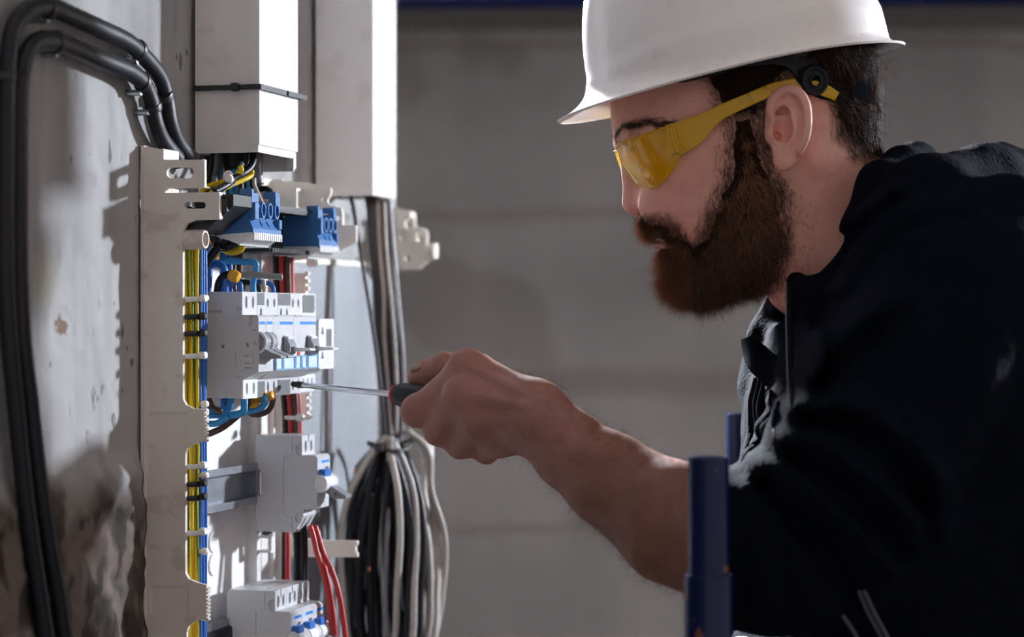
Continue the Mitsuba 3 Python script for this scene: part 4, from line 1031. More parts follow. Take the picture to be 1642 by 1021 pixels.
for i, (col, xl, xr, yb, t, r) in enumerate(coil):
    cx = 624
    pts = [(cx + .10 * xl, 700), (cx + .45 * xl, 738), (cx + .82 * xl, 800), (cx + xl, 868), (cx + xl, 950), (cx + .88 * xl, 1030), (cx + .25 * (xl + xr), yb + 60), (cx + .88 * xr, 1028), (cx + xr, 945), (cx + xr, 860), (cx + .80 * xr, 790), (cx + (.42 if xr < 70 else .74) * xr, 735 if xr < 70 else 724), (cx + (.10 if xr < 70 else .36) * xr, 700 if xr < 70 else 690)]
    pts = [(x + 4.2 * math.sin(1.3 * j + 2.3 * i), y, t + .008 * math.sin(.9 * j + 1.7 * i)) for j, (x, y) in enumerate(pts)]
    wire('coiled_cable', TP(pts, t), r, 'wire_' + col, '%s cable looped in the tied coil hanging from the far trunking' % col, 'cable', '%s cables looped in the tied coil' % col, sides=10, n=6)
for pts, t, lab in (([(616, 700), (600, 720), (583, 738), (572, 752)], .385, 'cut grey cable end with bare copper, upper left of the coil'), ([(598, 790), (594, 840), (592, 890), (592, 908)], .384, 'cut black cable end with bare copper in the middle of the coil'),
                    ([(622, 815), (620, 880), (618, 950), (620, 1040)], .382, 'thin glossy grey cable end down the middle of the coil')):
    k = thing('cable_end', lab, 'cable')
    p = TP(pts, t)
    E(k + '__sheath', *(lambda m: (m[0], 'wire_black' if 'black cable' in lab else 'wire_grey', True))(tube(p, .0034 if 'thin' not in lab else .0022, 10)))
    d = p[-1] - p[-2]
    d /= np.linalg.norm(d)
    E(k + '__core', cyl(p[-1] - d * .001, p[-1] + d * .004, .0016, 8), 'mat_copper', 40)
c = S(626, 714, .405)
k = thing('cable_tie', 'black tie gathering the hanging cables above the coil', 'cable tie')
a = np.linspace(0, 2 * np.pi, 33)[:-1]
m, _ = tube(np.c_[c[0] + .020 * np.cos(a), c[1] + .030 * np.sin(a), c[2] + .004 * np.sin(2 * a)], .0016, 8, closed=True, path_ready=True)
E(k + '__strap', m, 'mat_black', True)
E(k + '__head', bx(c[0] - .004, c[0] + .004, c[1] - .036, c[1] - .028, c[2] - .004, c[2] + .004, .001), 'mat_black')
q = S(688, 724, .443)
E('cable_tag', bx(q[0] - .005, q[0] + .004, q[1] - .003, q[1] + .003, q[2] - .011, q[2] + .009, .0012), 'mat_tie_white', False, 'small white tag on the white cables at the right of the coil', 'tag')

# ------------------------------------------------------------------ the man (modelled in viewer-aligned metres: right, away, up)
import shapely
from scipy.interpolate import RBFInterpolator
YC = 1.79                                            # middle plane of his head
PX = YC / FL                                         # metres per pixel there
person = thing('person', 'bearded man in a black hooded jacket leaning to the board with a screwdriver', 'person')

def s3_(a, b, x):
    t = np.clip((x - a) / (b - a), 0, 1)
    return t * t * (3 - 2 * t)

def H2(px, py):
    return np.array([(px - 821) * PX, 1.5 - (py - 510.5) * PX])

# head: profile outline, half widths across it, features added as smooth blends
prof = [(1075, -8), (1022, 40), (992, 95), (979, 150), (980, 194), (984, 222), (991, 238), (1004, 256), (1016, 280), (1026, 310), (1033, 345), (1034, 354), (1040, 364), (1044, 372), (1040, 378), (1051, 384), (1049, 391), (1064, 402), (1072, 414), (1078, 430), (1085, 446), (1093, 462), (1108, 475), (1130, 482), (1170, 474),
        (1205, 468), (1238, 474), (1262, 500), (1282, 560), (1300, 640), (1540, 640), (1520, 520), (1480, 400), (1446, 320), (1420, 268), (1407, 228), (1404, 180), (1400, 120), (1385, 50), (1340, -10), (1260, -50), (1160, -45)]
P2 = np.array([H2(*p) for p in smooth_path(np.array(prof + prof[:1], float), 4)[:-1]])
PP = Polygon(P2).buffer(0)
wc = [(1000, 60, 50), (985, 160, 52), (1000, 215, 54), (1040, 262, 58), (1060, 300, 55), (1040, 345, 34), (1050, 385, 32), (1075, 385, 42), (1095, 455, 30), (1130, 470, 44), (1100, 330, 60), (1110, 280, 66), (1130, 220, 69), (1150, 150, 71), (1150, 60, 72), (1230, 60, 77), (1240, 150, 77), (1240, 210, 73), (1200, 300, 68), (1180, 380, 62), (1200, 430, 58), (1260, 330, 60), (1260, 440, 57), (1300, 400, 58), (1340, 300, 60), (1330, 210, 68), (1340, 120, 73), (1385, 150, 62), (1395, 230, 54), (1330, 500, 64), (1420, 420, 66), (1250, -30, 74), (1450, 600, 80), (1300, 620, 70)]
wc = np.array(wc, float)
wint = RBFInterpolator(np.array([H2(a, b) for a, b, _ in wc]), wc[:, 2] / 1000, kernel='thin_plate_spline', smoothing=1e-7)
hh_ = .0016
lo = np.array([H2(960, 0)[0], YC - .100, H2(0, 640)[1]])
hi = np.array([H2(1545, 0)[0], YC + .100, H2(0, -60)[1]])
G, go = grid(lo, hi, hh_)
gx, gz = G[0][:, 0, 0], G[2][0, 0, :]
XX, ZZ = np.meshgrid(gx, gz, indexing='ij')
pts = np.c_[XX.ravel(), ZZ.ravel()]
def sdf2(pg, pts=pts, shp=None):
    d = shapely.distance(shapely.points(pts), pg.exterior)
    ins = shapely.contains_xy(pg, pts[:, 0], pts[:, 1])
    return np.where(ins, d, -d).reshape(XX.shape if shp is None else shp).astype(np.float32)
d2 = sdf2(PP)
W2 = np.clip(wint(pts).reshape(XX.shape), .02, .09).astype(np.float32)
R2 = np.clip(W2 * .95, .028, .062).astype(np.float32)
yy = G[1] - YC
q = np.maximum(R2 - d2, 0)[:, None, :] / R2[:, None, :]
F = (np.sqrt(q**2 + (yy / W2[:, None, :])**2) - 1) * np.minimum(R2, W2)[:, None, :] * .9

def HP(px, py, dy):
    a = H2(px, py)
    return np.array([a[0], YC + dy / 1000, a[1]])
mm = lambda *v: np.array(v) / 1000
for s in (-1, 1):
    F = smax(F, -ball(G, HP(1020, 264, 33 * s), mm(13, 17, 10.5)), .009)
for s in (-1, 1):
    F = smin(F, ball(G, HP(1046, 263, 31 * s), mm(11.8, 12.5, 11.8)), .003)
    F = smin(F, chain(G, [HP(1024, 247, 18 * s), HP(1026, 250, 33 * s), HP(1046, 252, 44 * s)], [.0035, .0045, .0035]), .005)
    F = smin(F, chain(G, [HP(1003, 230, 9 * s), HP(1012, 222, 26 * s), HP(1040, 220, 44 * s), HP(1072, 228, 56 * s)], [.0065, .0072, .0062, .004]), .009)
    F = smin(F, ball(G, HP(1090, 288, 50 * s), mm(22, 9, 11)), .014)
    F = smin(F, ball(G, HP(1060, 330, 30 * s), mm(20, 16, 20)), .016)
nose = chain(G, [HP(1006, 250, 0), HP(1014, 282, 0), HP(1015, 325, 0)], [.0068, .0070, .0088], .006)
for s in (-1, 1):
    nose = smin(nose, ball(G, HP(1041, 325, 11.5 * s), mm(10.5, 7, 8.2)), .006)
    nose = smin(nose, rcone(G, HP(1018, 270, 4 * s), HP(1042, 318, 9 * s), .006, .007), .008)
nose = smin(nose, rcone(G, HP(1022, 331, 0), HP(1040, 338, 0), .006, .0065), .005)
F = smin(F, nose, .005)
for s in (-1, 1):
    F = smax(F, -rcone(G, HP(1030, 343, 7.5 * s), HP(1036, 330, 7 * s),   .0042, .0028), .0016)
# neck muscle and hollow behind the jaw
for s in (-1, 1):
    F = smin(F, rcone(G, HP(1300, 270, 52 * s), HP(1270, 470, 30 * s), .012, .013), .018)
F = smax(F, G[2] * -1 + H2(0, 636)[1], .002)
headF = F
skin_parts = [nets(F, go, hh_)]

# ear: a flared plate with rim, fold, bowl and lobe
def ear_mesh(side):
    Ye = YC - .076
    def EP(px, py, out):
        p = V3(px, py, Ye)
        return np.array([p[0], Ye - out / 1000, p[2]])
    ol = [(1228, 176), (1232, 157), (1245, 146), (1262, 142), (1279, 150), (1290, 170), (1293, 200), (1290, 225), (1282, 246), (1272, 260), (1263, 271), (1253, 273), (1243, 265), (1239, 252), (1236, 238), (1229, 226), (1226, 206), (1226, 190)]
    ol = smooth_path(np.array(ol + ol[:1], float), 4)
    h = .0008
    lo = np.array([EP(1215, 0, 0)[0], Ye - .030, EP(0, 285, 0)[2]])
    hi = np.array([EP(1304, 0, 0)[0], Ye + .012, EP(0, 130, 0)[2]])
    g, o = grid(lo, hi, h)
    X, Z = np.meshgrid(g[0][:, 0, 0], g[2][0, 0, :], indexing='ij')
    pg = Polygon([EP(a, b, 0)[[0, 2]] for a, b in ol]).buffer(0)
    d = sdf2(pg, np.c_[X.ravel(), Z.ravel()], X.shape)
    fx = (X - EP(1228, 0, 0)[0]) / (EP(1292, 0, 0)[0] - EP(1228, 0, 0)[0])
    plane = (.0035 + .0125 * np.clip(fx, 0, 1.1)**1.1)[:, None, :]
    yo = (Ye - g[1]) - plane
    f = smax(np.abs(yo) - .0019, -d[:, None, :] * np.ones_like(yo), .002)
    out = lambda px: 3.5 + 12.5 * np.clip((px - 1228) / 64, 0, 1.1)**1.1
    rim = [(1240, 198), (1234, 180), (1238, 161), (1250, 150), (1264, 146), (1278, 154), (1287, 173), (1289, 200), (1286, 224), (1277, 245)]
    rim = smooth_path(np.array(rim, float), 5)
    rr = np.interp(np.linspace(0, 1, len(rim)), np.linspace(0, 1, 10), [.0022, .0034, .0036, .0037, .0038, .0039, .0040, .0038, .0034, .0024])
    f = smin(f, chain(g, [EP(a, b, out(a) + 2.0) for a, b in rim], rr, .0008), .0025)
    anti = smooth_path(np.array([(1254, 170), (1266, 180), (1272, 198), (1269, 222), (1259, 242)], float), 4)
    f = smin(f, chain(g, [EP(a, b, out(a) + .4) for a, b in anti], np.interp(np.linspace(0, 1, len(anti)), np.linspace(0, 1, 5), [.0025, .0034, .0040, .0038, .0028]), .0008), .002)
    f = smin(f, ball(g, EP(1254, 259, 8.5), mm(7, 4.2, 7)), .004)
    f = smin(f, ball(g, EP(1235, 216, 6.5), mm(4.6, 4.2, 6)), .003)
    f = smin(f, rcone(g, EP(1256, 212, -6), EP(1259, 210, 3), .014, .013), .004)
    groove = smooth_path(np.array([(1247, 170), (1258, 161), (1270, 164), (1280, 182), (1281, 205), (1277, 228)], float), 4)
    f = smax(f, -chain(g, [EP(a, b, out(a) + 3.2) for a, b in groove], np.interp(np.linspace(0, 1, len(groove)), np.linspace(0, 1, 6), [.0016, .0024, .0026, .0026, .0024, .0016]), .0008), .002)
    f = smax(f, -ball(g, EP(1253, 210, 10.5), mm(7.6, 10.5, 10.5)), .0022)
    f = smax(f, -ball(g, EP(1252, 186, 9.5), mm(6.5, 6.5, 6.5)), .0022)
    f = smax(f, -rcone(g, EP(1248, 218, 8), EP(1243, 219, -5), .0042, .0034), .0015)
    m = nets(f, o, h)
    if side > 0:
        m = trimesh.Trimesh(m.vertices * [1, -1, 1] + [0, 2 * YC, 0], m.faces[:, ::-1], process=False)
    return m
skin_parts += [ear_mesh(-1), ear_mesh(1)]

# near forearm and hand
def arm_hand():
    h = .0014
    g, o = grid(V3(625, 0, 1.80) * [1, 0, 0] + [0, 1.575, 1.285], V3(1190, 0, 1.62) * [1, 0, 0] + [0, 1.845, 1.485], h)
    p = lambda a: V3(*a)
    arm = chain(g, [p((866, 664, 1.722)), p((915, 707, 1.705)), p((980, 755, 1.69)), p((1085, 822, 1.655)), p((1180, 880, 1.635))], [.0200, .0222, .0275, .036, .036], .01)
    arm = smin(arm, chain(g, [p((862, 686, 1.722)), p((905, 735, 1.71)), p((965, 785, 1.695)), p((1070, 858, 1.66)), p((1170, 905, 1.64))], [.0195, .0205, .024, .033, .034], .01), .014)
    mcp = dict(i=(750, 590, 1.752), m=(742, 634, 1.738), r=(768, 676, 1.736), p=(802, 705, 1.742))
    back = None
    for k, c, r0, r1 in (('i', (850, 639, 1.724), .0150, .0122), ('m', (866, 650, 1.714), .0170, .0122), ('r', (868, 672, 1.714), .0165, .0118), ('p', (866, 694, 1.722), .0155, .0112)):
        e = rcone(g, p(c), p(mcp[k]), r0, r1)
        back = e if back is None else smin(back, e, .012)
    back = smin(back, rcone(g, p((845, 655, 1.748)), p((790, 655, 1.760)), .020, .017), .012)
    body = smin(arm, back, .014)
    fingers = [
        [mcp['i'], (674, 655, 1.772), (668, 662, 1.800), (688, 648, 1.812)],
        [mcp['m'], (702, 692, 1.766), (703, 682, 1.796), (722, 658, 1.806)],
        [mcp['r'], (738, 714, 1.766), (738, 702, 1.797), (752, 676, 1.806)],
        [mcp['p'], (780, 724, 1.768), (782, 714, 1.795), (790, 690, 1.803)]]
    rads = [[.0118, .0112, .0096, .0080], [.0118, .0106, .0094, .0082], [.0112, .0102, .0090, .0080], [.0104, .0092, .0080, .0072]]
    fing = None
    for f, r in zip(fingers, rads):
        e = chain(g, [p(a) for a in f], r, .004)
        if f[0] is mcp['i']:
            e = smin(e, ball(g, p((667, 660, 1.772)), .0125), .006)
        fing = e if fing is None else smin(fing, e, 0.006 if f[0] is mcp['m'] else .010)
    hand = smin(body, fing, .014)
    hand = smin(hand, rcone(g, p((735, 612, 1.752)), p((708, 660, 1.764)), .0105, .0100), .008)
    th = chain(g, [p((828, 634, 1.762)), p((768, 594, 1.790)), p((712, 588, 1.806)), p((684, 597, 1.811)), p((669, 603, 1.812))], [.0165, .0130, .0104, .0096, .0082], .004)
    th = smin(th, ball(g, p((714, 586, 1.806)), .0106), .004)
    hand = smin(hand, th, .006)
    # knuckle bumps, tendon lines and a crease across the first finger joint
    for c, r in ((mcp['i'], .0126), ((742, 632, 1.737), .0112)):
        hand = smin(hand, ball(g, p(c), r), .006)
    for a, b in (((748, 585, 1.741), (835, 628, 1.706)), ((742, 630, 1.728), (840, 650, 1.700)), ((768, 674, 1.727), (845, 672, 1.702))):
        hand = smin(hand, rcone(g, p(a), p(b), .0022, .0018), .006)
    for a, b, rr in (((690, 628, 1.760), (708, 672, 1.758), .0009), ((705, 632, 1.754), (720, 660, 1.754), .0008), ((716, 570, 1.797), (722, 596, 1.793), .0009), ((724, 572, 1.794), (729, 594, 1.790), .0007)):
        hand = smax(hand, -rcone(g, p(a), p(b), rr, rr), .0022)
    return nets(hand, o, h)
hand = arm_hand()
skin_parts.append(hand)
# hidden core that carries the head and both arms, and the far hand near the bottom edge
def hull(a, ra, b, rb):
    s = [trimesh.creation.icosphere(2, r).apply_translation(c) for c, r in ((a, ra), (b, rb))]
    return trimesh.convex.convex_hull(np.vstack([x.vertices for x in s]))
V = V3
core = [hull(V(1400, 560, 1.79), .05, V(1470, 760, 1.79), .075), hull(V(1470, 760, 1.79), .075, V(1490, 1500, 1.79), .085), hull(V(1480, 500, 1.72), .045, V(1570, 460, 1.66), .045), hull(V(1570, 460, 1.66), .045, V(1410, 800, 1.598), .034),
        hull(V(1405, 810, 1.60), .034, V(1175, 890, 1.638), .034), hull(V(1480, 500, 1.86), .045, V(1570, 470, 1.93), .045), hull(V(1570, 470, 1.93), .045, V(1500, 960, 1.97), .036), hull(V(1500, 960, 1.97), .036, V(1240, 1080, 1.92), .026),
        hull(V(1240, 1080, 1.92), .026, V(1195, 1068, 1.90), .026)]
for i in range(4):
    a, b, c = V(1205, 1062 + i * 34, 1.89), V(1172, 1052 + i * 34, 1.885), V(1168, 1058 + i * 34, 1.912)
    core += [hull(a, .0105, b, .0095), hull(b, .0095, c, .0085)]
core.append(hull(V(1212, 1050, 1.91), .012, V(1180, 1042, 1.925), .009))
def skin_tone(m, a, b, c):
    p = np.asarray(m.vertices)
    n1, n2, n3 = (np.clip(.5 + .5 * fnoise(p, f, k), 0, 1)[:, None] for f, k in ((55, 1), (140, 2), (420, 3)))
    col = np.array(a) * (1 - n1) + np.array(b) * n1
    col = col * (1 - .35 * np.clip((n2 - .5) / .3, 0, 1)) + np.array(c) * .35 * np.clip((n2 - .5) / .3, 0, 1)
    return col * (1 - .07 * np.clip((n3 - .72) / .1, 0, 1))
FACE, HAND, FORE = ((.74, .36, .285), (.86, .48, .385), (.74, .31, .255)), ((.33, .150, .122), (.42, .210, .172), (.38, .150, .125)), ((.235, .105, .076), (.32, .150, .108), (.25, .110, .080))  # hand and forearm tones: tan plus shade put into the colour
tones = []
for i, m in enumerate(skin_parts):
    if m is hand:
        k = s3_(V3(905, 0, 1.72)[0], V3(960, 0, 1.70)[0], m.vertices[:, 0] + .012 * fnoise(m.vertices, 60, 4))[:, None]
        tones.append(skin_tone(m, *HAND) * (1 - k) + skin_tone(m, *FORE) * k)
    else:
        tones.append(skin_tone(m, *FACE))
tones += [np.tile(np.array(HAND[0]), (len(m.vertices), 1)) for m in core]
E(person + '__skin', toW(cat(skin_parts + core)), 'mat_skin', True, 'reddish skin, forearm darkened by tan and painted shade', color=np.vstack(tones))

# nails of thumb and first finger
nm = trimesh.creation.icosphere(3, 1.0)
nm.apply_scale([.0062, .0052, .0016])
nm.apply_transform(trimesh.transformations.rotation_matrix(math.radians(-24), [0, 1, 0]) @ trimesh.transformations.rotation_matrix(math.radians(28), [1, 0, 0]))
nm.apply_translation(V3(668, 596.5, 1.8075) + [0, -.0015, .0046])
E(person + '__thumbnail', toW(nm), 'mat_nail', True, 'pale thumbnail')
E(person + '__lip', toW(cat([tube([HP(1056, 392, 0), HP(1060, 392, -12), HP(1076, 394, -22), HP(1094, 394, -30)], [.0038, .0042, .0036, .0015], 10)[0], tube([HP(1056, 392, 0), HP(1060, 392, 12), HP(1076, 394, 22), HP(1094, 394, 30)], [.0038, .0042, .0036, .0015], 10)[0]])), 'mat_lip', True, 'pink lower lip')

def sample(mesh, n, seed):
    a, fi = trimesh.sample.sample_surface(mesh, n, seed=seed)
    return np.asarray(a), np.asarray(mesh.face_normals[fi])

def hairs(key, roots, dirs, bend, L, r, cols, label, nseg=4):
    m, per = strands(roots, dirs, bend, L, r, nseg)
    return E(key, toW(m), 'mat_hair', True, label, color=np.repeat(cols, per, 0), kind='stuff')

def unit(v):
    return v / (np.linalg.norm(v, axis=-1, keepdims=True) + 1e-12)

def hair_cols(n, tones, wts):
    t = np.array(tones)
    c = t[rng.choice(len(t), n, p=np.array(wts) / sum(wts))]
    return c * rng.uniform(.75, 1.25, (n, 1))

# beard
bp = [(1020, 352), (1052, 349), (1078, 362), (1098, 386), (1110, 376), (1119, 352), (1130, 332), (1141, 300), (1147, 262), (1148, 228), (1150, 192), (1205, 186), (1212, 225), (1222, 268), (1240, 300), (1252, 345), (1254, 402), (1242, 440), (1222, 465), (1150, 505), (1060, 530), (1000, 470), (1030, 408), (990, 380)]
db = sdf2(Polygon([H2(*p) for p in bp]).buffer(0)) / PX
def s3(a, b, x):
    t = np.clip((x - a) / (b - a), 0, 1)
    return t * t * (3 - 2 * t)
ZPX = 510.5 - (ZZ - 1.5) / PX
XPX = 821 + XX / PX
edge_n = 5 * fnoise(np.stack([XX, ZZ, 0 * XX], -1), 130, 6) + 3 * fnoise(np.stack([XX, ZZ, 0 * XX], -1), 320, 7)
db = db + edge_n
db0, db = db, db - 7
thick = (.0098 * s3(0, 62, db) * (.45 + .55 * s3(250, 400, ZPX)) - .002 * (1 - s3(0, 14, db)))
thick = np.where(db > 0, thick, -.004 - .0002 * -db)
mouthgap = np.exp(-(((XPX - 1062) / 20)**2 + ((ZPX - 389) / 8)**2))
thick = thick - .012 * mouthgap
bn = .0016 * fnoise(np.stack(np.broadcast_arrays(G[0], G[1], G[2]), -1)[::2, ::2, ::2], 150, 3) + .0012 * fnoise(np.stack(np.broadcast_arrays(G[0], G[1], G[2]), -1)[::2, ::2, ::2], 330, 4)
bn = ndimage.zoom(bn, [s / t for s, t in zip(headF.shape, bn.shape)], order=1).astype(np.float32)
BF = headF - thick[:, None, :] + bn * (thick[:, None, :] > .001)
for s in (-1, 1):
    BF = smin(BF, chain(G, [HP(1037, 360, 3 * s), HP(1048, 366, 14 * s), HP(1072, 378, 25 * s), HP(1098, 398, 35 * s)], [.0058, .0062, .0055, .004], .004) + bn, .003)
BF = np.maximum(BF, -(headF + .0015))
beard = nets(BF, go, hh_)
E(person + '__beard', toW(beard), 'mat_hair_base', True, 'full dark brown beard with moustache')
def beard_strands(n, seed, L0, L1, r):
    p, nn = sample(beard, n * 3, seed)
    xi = np.clip(((p - go) / hh_).round().astype(int), 0, np.array(headF.shape) - 1)
    ok = headF[tuple(xi.T)] > .0012
    p, nn = p[ok][:n], nn[ok][:n]
    n = len(p)
    px, py = 821 + p[:, 0] / PX, 510.5 - (p[:, 2] - 1.5) / PX
    down = np.stack([np.where(px < 1110, -.35, .10 + .25 * (py < 330)), np.zeros(n), -np.ones(n)], 1)
    must = (py < 392) & (px < 1100)
    down[must] = np.c_[-.15 + .006 * (px[must] - 1030), .55 * np.sign(p[must, 1] - YC), -np.ones(must.sum())]
    stick = np.where(py > 440, .95, np.where(px < 1090, .75, .48))[:, None]
    d = unit(unit(down) + nn * stick + rng.normal(0, .33, (n, 3)))
    bend = unit(rng.normal(0, 1, (n, 3)) + [0, 0, -.5]) * rng.uniform(.1, .55, (n, 1))
    L = rng.uniform(L0, L1, n) * np.where(py < 280, .55, 1) * np.where(must, .62, 1)
    red = np.clip(.75 - (py - 230) / 260 + .3 * rng.normal(size=n), 0, 1)[:, None] * (px > 1110)[:, None] + must[:, None] * .9 + ((px < 1110) & ~must)[:, None] * .35
    c = (1 - np.clip(red, 0, 1)) * np.array([.105, .058, .042]) + np.clip(red, 0, 1) * np.array([.36, .165, .085])
    c = c * rng.uniform(.5, 1.5, (n, 1))
    return p - nn * .001, d, bend, L, np.full(n, r), c
a = [np.concatenate(x) for x in zip(beard_strands(21000, 1, .006, .014, .00015), beard_strands(1800, 2, .012, .023, .00010))]
hairs(person + '__beard_hair', *a[:5], a[5], 'wiry reddish brown beard hairs')
# stubble on the throat and cheek
m0 = skin_parts[0]
p, nn = sample(m0, 60000, 5)
px, py = 821 + p[:, 0] / PX, 510.5 - (p[:, 2] - 1.5) / PX
ds = shapely.contains_xy(Polygon([(1246, 300), (1296, 330), (1290, 400), (1270, 470), (1225, 468), (1250, 420)]), px, py)
ds |= shapely.contains_xy(Polygon([(1090, 310), (1150, 250), (1140, 330), (1110, 380), (1080, 350)]), px, py) & (rng.random(len(px)) < .10)
p, nn = p[ds][:1100], nn[ds][:1100]
n = len(p)
hairs(person + '__stubble', p, unit(nn * .5 + [.3, 0, -1] + rng.normal(0, .3, (n, 3))), rng.normal(0, .2, (n, 3)), rng.uniform(.0015, .0045, n), np.full(n, .00008), hair_cols(n, [(.05, .03, .02), (.12, .06, .035)], [2, 1]), 'short stubble', 2)

# head hair: cap under the hat, sideburns, back of the head
hp = [(1060, 60), (1085, 118), (1112, 138), (1128, 165), (1143, 205), (1205, 205), (1214, 180), (1224, 158), (1246, 138), (1280, 138), (1300, 160), (1312, 188), (1326, 226), (1345, 252), (1375, 262), (1425, 272), (1440, 180), (1430, 60), (1380, -40), (1230, -80), (1100, -40)]
dh = sdf2(Polygon([H2(*p) for p in hp]).buffer(0)) / PX + edge_n
dh0, dh = dh, dh - 6
th = np.where(dh > 0, .0052 * s3(0, 45, dh) - .0010 * (1 - s3(0, 8, dh)), -.004 + .0002 * dh)
HF = np.maximum(headF - th[:, None, :] + bn * .5 * (th[:, None, :] > .001), -(headF + .0015))
HF = np.maximum(HF, G[2] * 1.0 + (G[0] - H2(1175, 40)[0]) * -.233 / .972 - H2(1175, 40)[1])
cap = nets(HF, go, hh_)
E(person + '__hair', toW(cap), 'mat_hair_base', True, 'short dark brown hair')
p, nn = sample(cap, 46000, 9)
xi = np.clip(((p - go) / hh_).round().astype(int), 0, np.array(headF.shape) - 1)
ok = (headF[tuple(xi.T)] > .0003)
px, py = 821 + p[:, 0] / PX, 510.5 - (p[:, 2] - 1.5) / PX
ok &= ~shapely.contains_xy(Polygon([(1272, 108), (1345, 118), (1392, 126), (1392, 164), (1330, 164), (1285, 150)]), px, py)
p, nn = p[ok][:17000], nn[ok][:17000]
px, py = 821 + p[:, 0] / PX, 510.5 - (p[:, 2] - 1.5) / PX
n = len(p)
flow = np.where((px < 1215)[:, None], np.array([.75, 0, -.65]), np.array([.45, 0, -1.0]))
flow[(px > 1380)] = [-.25, 0, -1]
d = unit(unit(flow) + nn * .30 + rng.normal(0, .16, (n, 3)))
hairs(person + '__hair_strand', p - nn * .0006, d, rng.normal(0, .18, (n, 3)), rng.uniform(.006, .017, n) * np.where(py > 200, .6, 1), np.full(n, .00015), hair_cols(n, [(.018, .011, .009), (.045, .024, .016), (.085, .042, .026)], [4, 3, 1]), 'dark brown strands')
# hairs scattered across the borders of beard and hair
p, nn = sample(m0, 340000, 15)
xi = np.stack([(p[:, 0] - gx[0]) / hh_, (p[:, 2] - gz[0]) / hh_])
e1, e2 = (ndimage.map_coordinates(q, xi, order=1, mode='nearest') for q in (db0, dh0))
e = np.maximum(e1, e2)
ok = (e > -14) & (e < 22) & (rng.random(len(e)) < np.clip((e + 14) / 22, 0, 1)**1.6)
px, py = 821 + p[:, 0] / PX, 510.5 - (p[:, 2] - 1.5) / PX
ok &= (py > 120) & ((px < 1260) | (e2 > -9))
p, nn, px, py, e = p[ok][:24000], nn[ok][:24000], px[ok][:24000], py[ok][:24000], e[ok][:24000]
n = len(p)
d = unit(np.where((py < 200)[:, None], np.array([.7, 0, -.7]), np.array([.12, 0, -1.0])) + nn * .35 + rng.normal(0, .28, (n, 3)))
hairs(person + '__border_hair', p - nn * .0003, d, rng.normal(0, .3, (n, 3)), rng.uniform(.004, .011, n), np.full(n, .00011), hair_cols(n, [(.03, .018, .012), (.075, .038, .024), (.17, .08, .04)], [4, 2, 1]), 'sparse hairs at the beard and hair borders', 3)
# tufts escaping at the back under the hat
n = 160
p = np.array([HP(1398 + 12 * rng.normal(), 95 + 22 * abs(rng.normal()), rng.uniform(-45, 25)) for _ in range(n)])
hairs(person + '__loose_hair', p, unit(np.array([.5, -.1, -.8]) + rng.normal(0, .45, (n, 3))), rng.normal(0, .5, (n, 3)), rng.uniform(.010, .022, n), np.full(n, .00010), hair_cols(n, [(.06, .03, .02), (.14, .07, .035)], [1, 1]), 'loose tufts at the back')
# eyebrow
for s in (-1, 1):
    n = 800
    u = rng.random(n)
    bx_ = np.interp(u, [0, .35, .7, 1], [1000, 1014, 1040, 1072]) + rng.normal(0, 1.5, n)
    by_ = np.interp(u, [0, .35, .7, 1], [226, 214, 207, 210]) + rng.normal(0, 4.6, n)
    bz_ = np.interp(u, [0, .35, .7, 1], [11, 28, 47, 61]) * s
    p = np.stack([HP(a, b, c) for a, b, c in zip(bx_, by_, bz_)])
    for _ in range(6):                                # push the roots onto the skin
        xi = np.clip((p - go) / hh_, 1, np.array(headF.shape) - 3)
        val = ndimage.map_coordinates(headF, xi.T, order=1)
        gr = np.stack([ndimage.map_coordinates(headF, (xi + e).T, order=1) - ndimage.map_coordinates(headF, (xi - e).T, order=1) for e in np.eye(3)], 1)
        p = p - unit(gr) * val[:, None]
    d = unit(unit(gr) * .55 + np.stack([np.full(n, .75), .5 * s * np.ones(n), .15 + .5 * (.4 - u)], 1) + rng.normal(0, .2, (n, 3)))
    hairs(person + '__eyebrow', p, d, rng.normal(0, .15, (n, 3)), rng.uniform(.005, .0095, n), np.full(n, .00015), hair_cols(n, [(.035, .02, .014), (.08, .04, .025)], [2, 1]), None)
    lash = tube([HP(1022, 272, 20 * s), HP(1021, 276, 31 * s), HP(1034, 275, 41 * s), HP(1052, 270, 46 * s)], .0007, 6)[0]
    E(person + '__eyelash', toW(lash), 'mat_hair_base', True)
# forearm hair
p, nn = sample(hand, 16000, 11)
px = 821 + p[:, 0] / (p[:, 1] / FL)
py = 510.5 - (p[:, 2] - 1.5) / (p[:, 1] / FL)
ok = (px > 800) & (px < 1100) & (rng.random(len(px)) < np.clip((px - 790) / 100, 0, 1) * .62)
p, nn = p[ok][:4200], nn[ok][:4200]
n = len(p)
d = unit(np.array([-.45, 0, .25]) * rng.choice([1, .4, -.8], (n, 1)) + nn * .55 + [.25, 0, -.35] + rng.normal(0, .3, (n, 3)))
hairs(person + '__arm_hair', p - nn * .0003, d, rng.normal(0, .4, (n, 3)), rng.uniform(.004, .011, n), np.full(n, .000075), hair_cols(n, [(.10, .055, .035), (.20, .115, .07)], [2, 1]), 'fine brown arm hairs', 3)

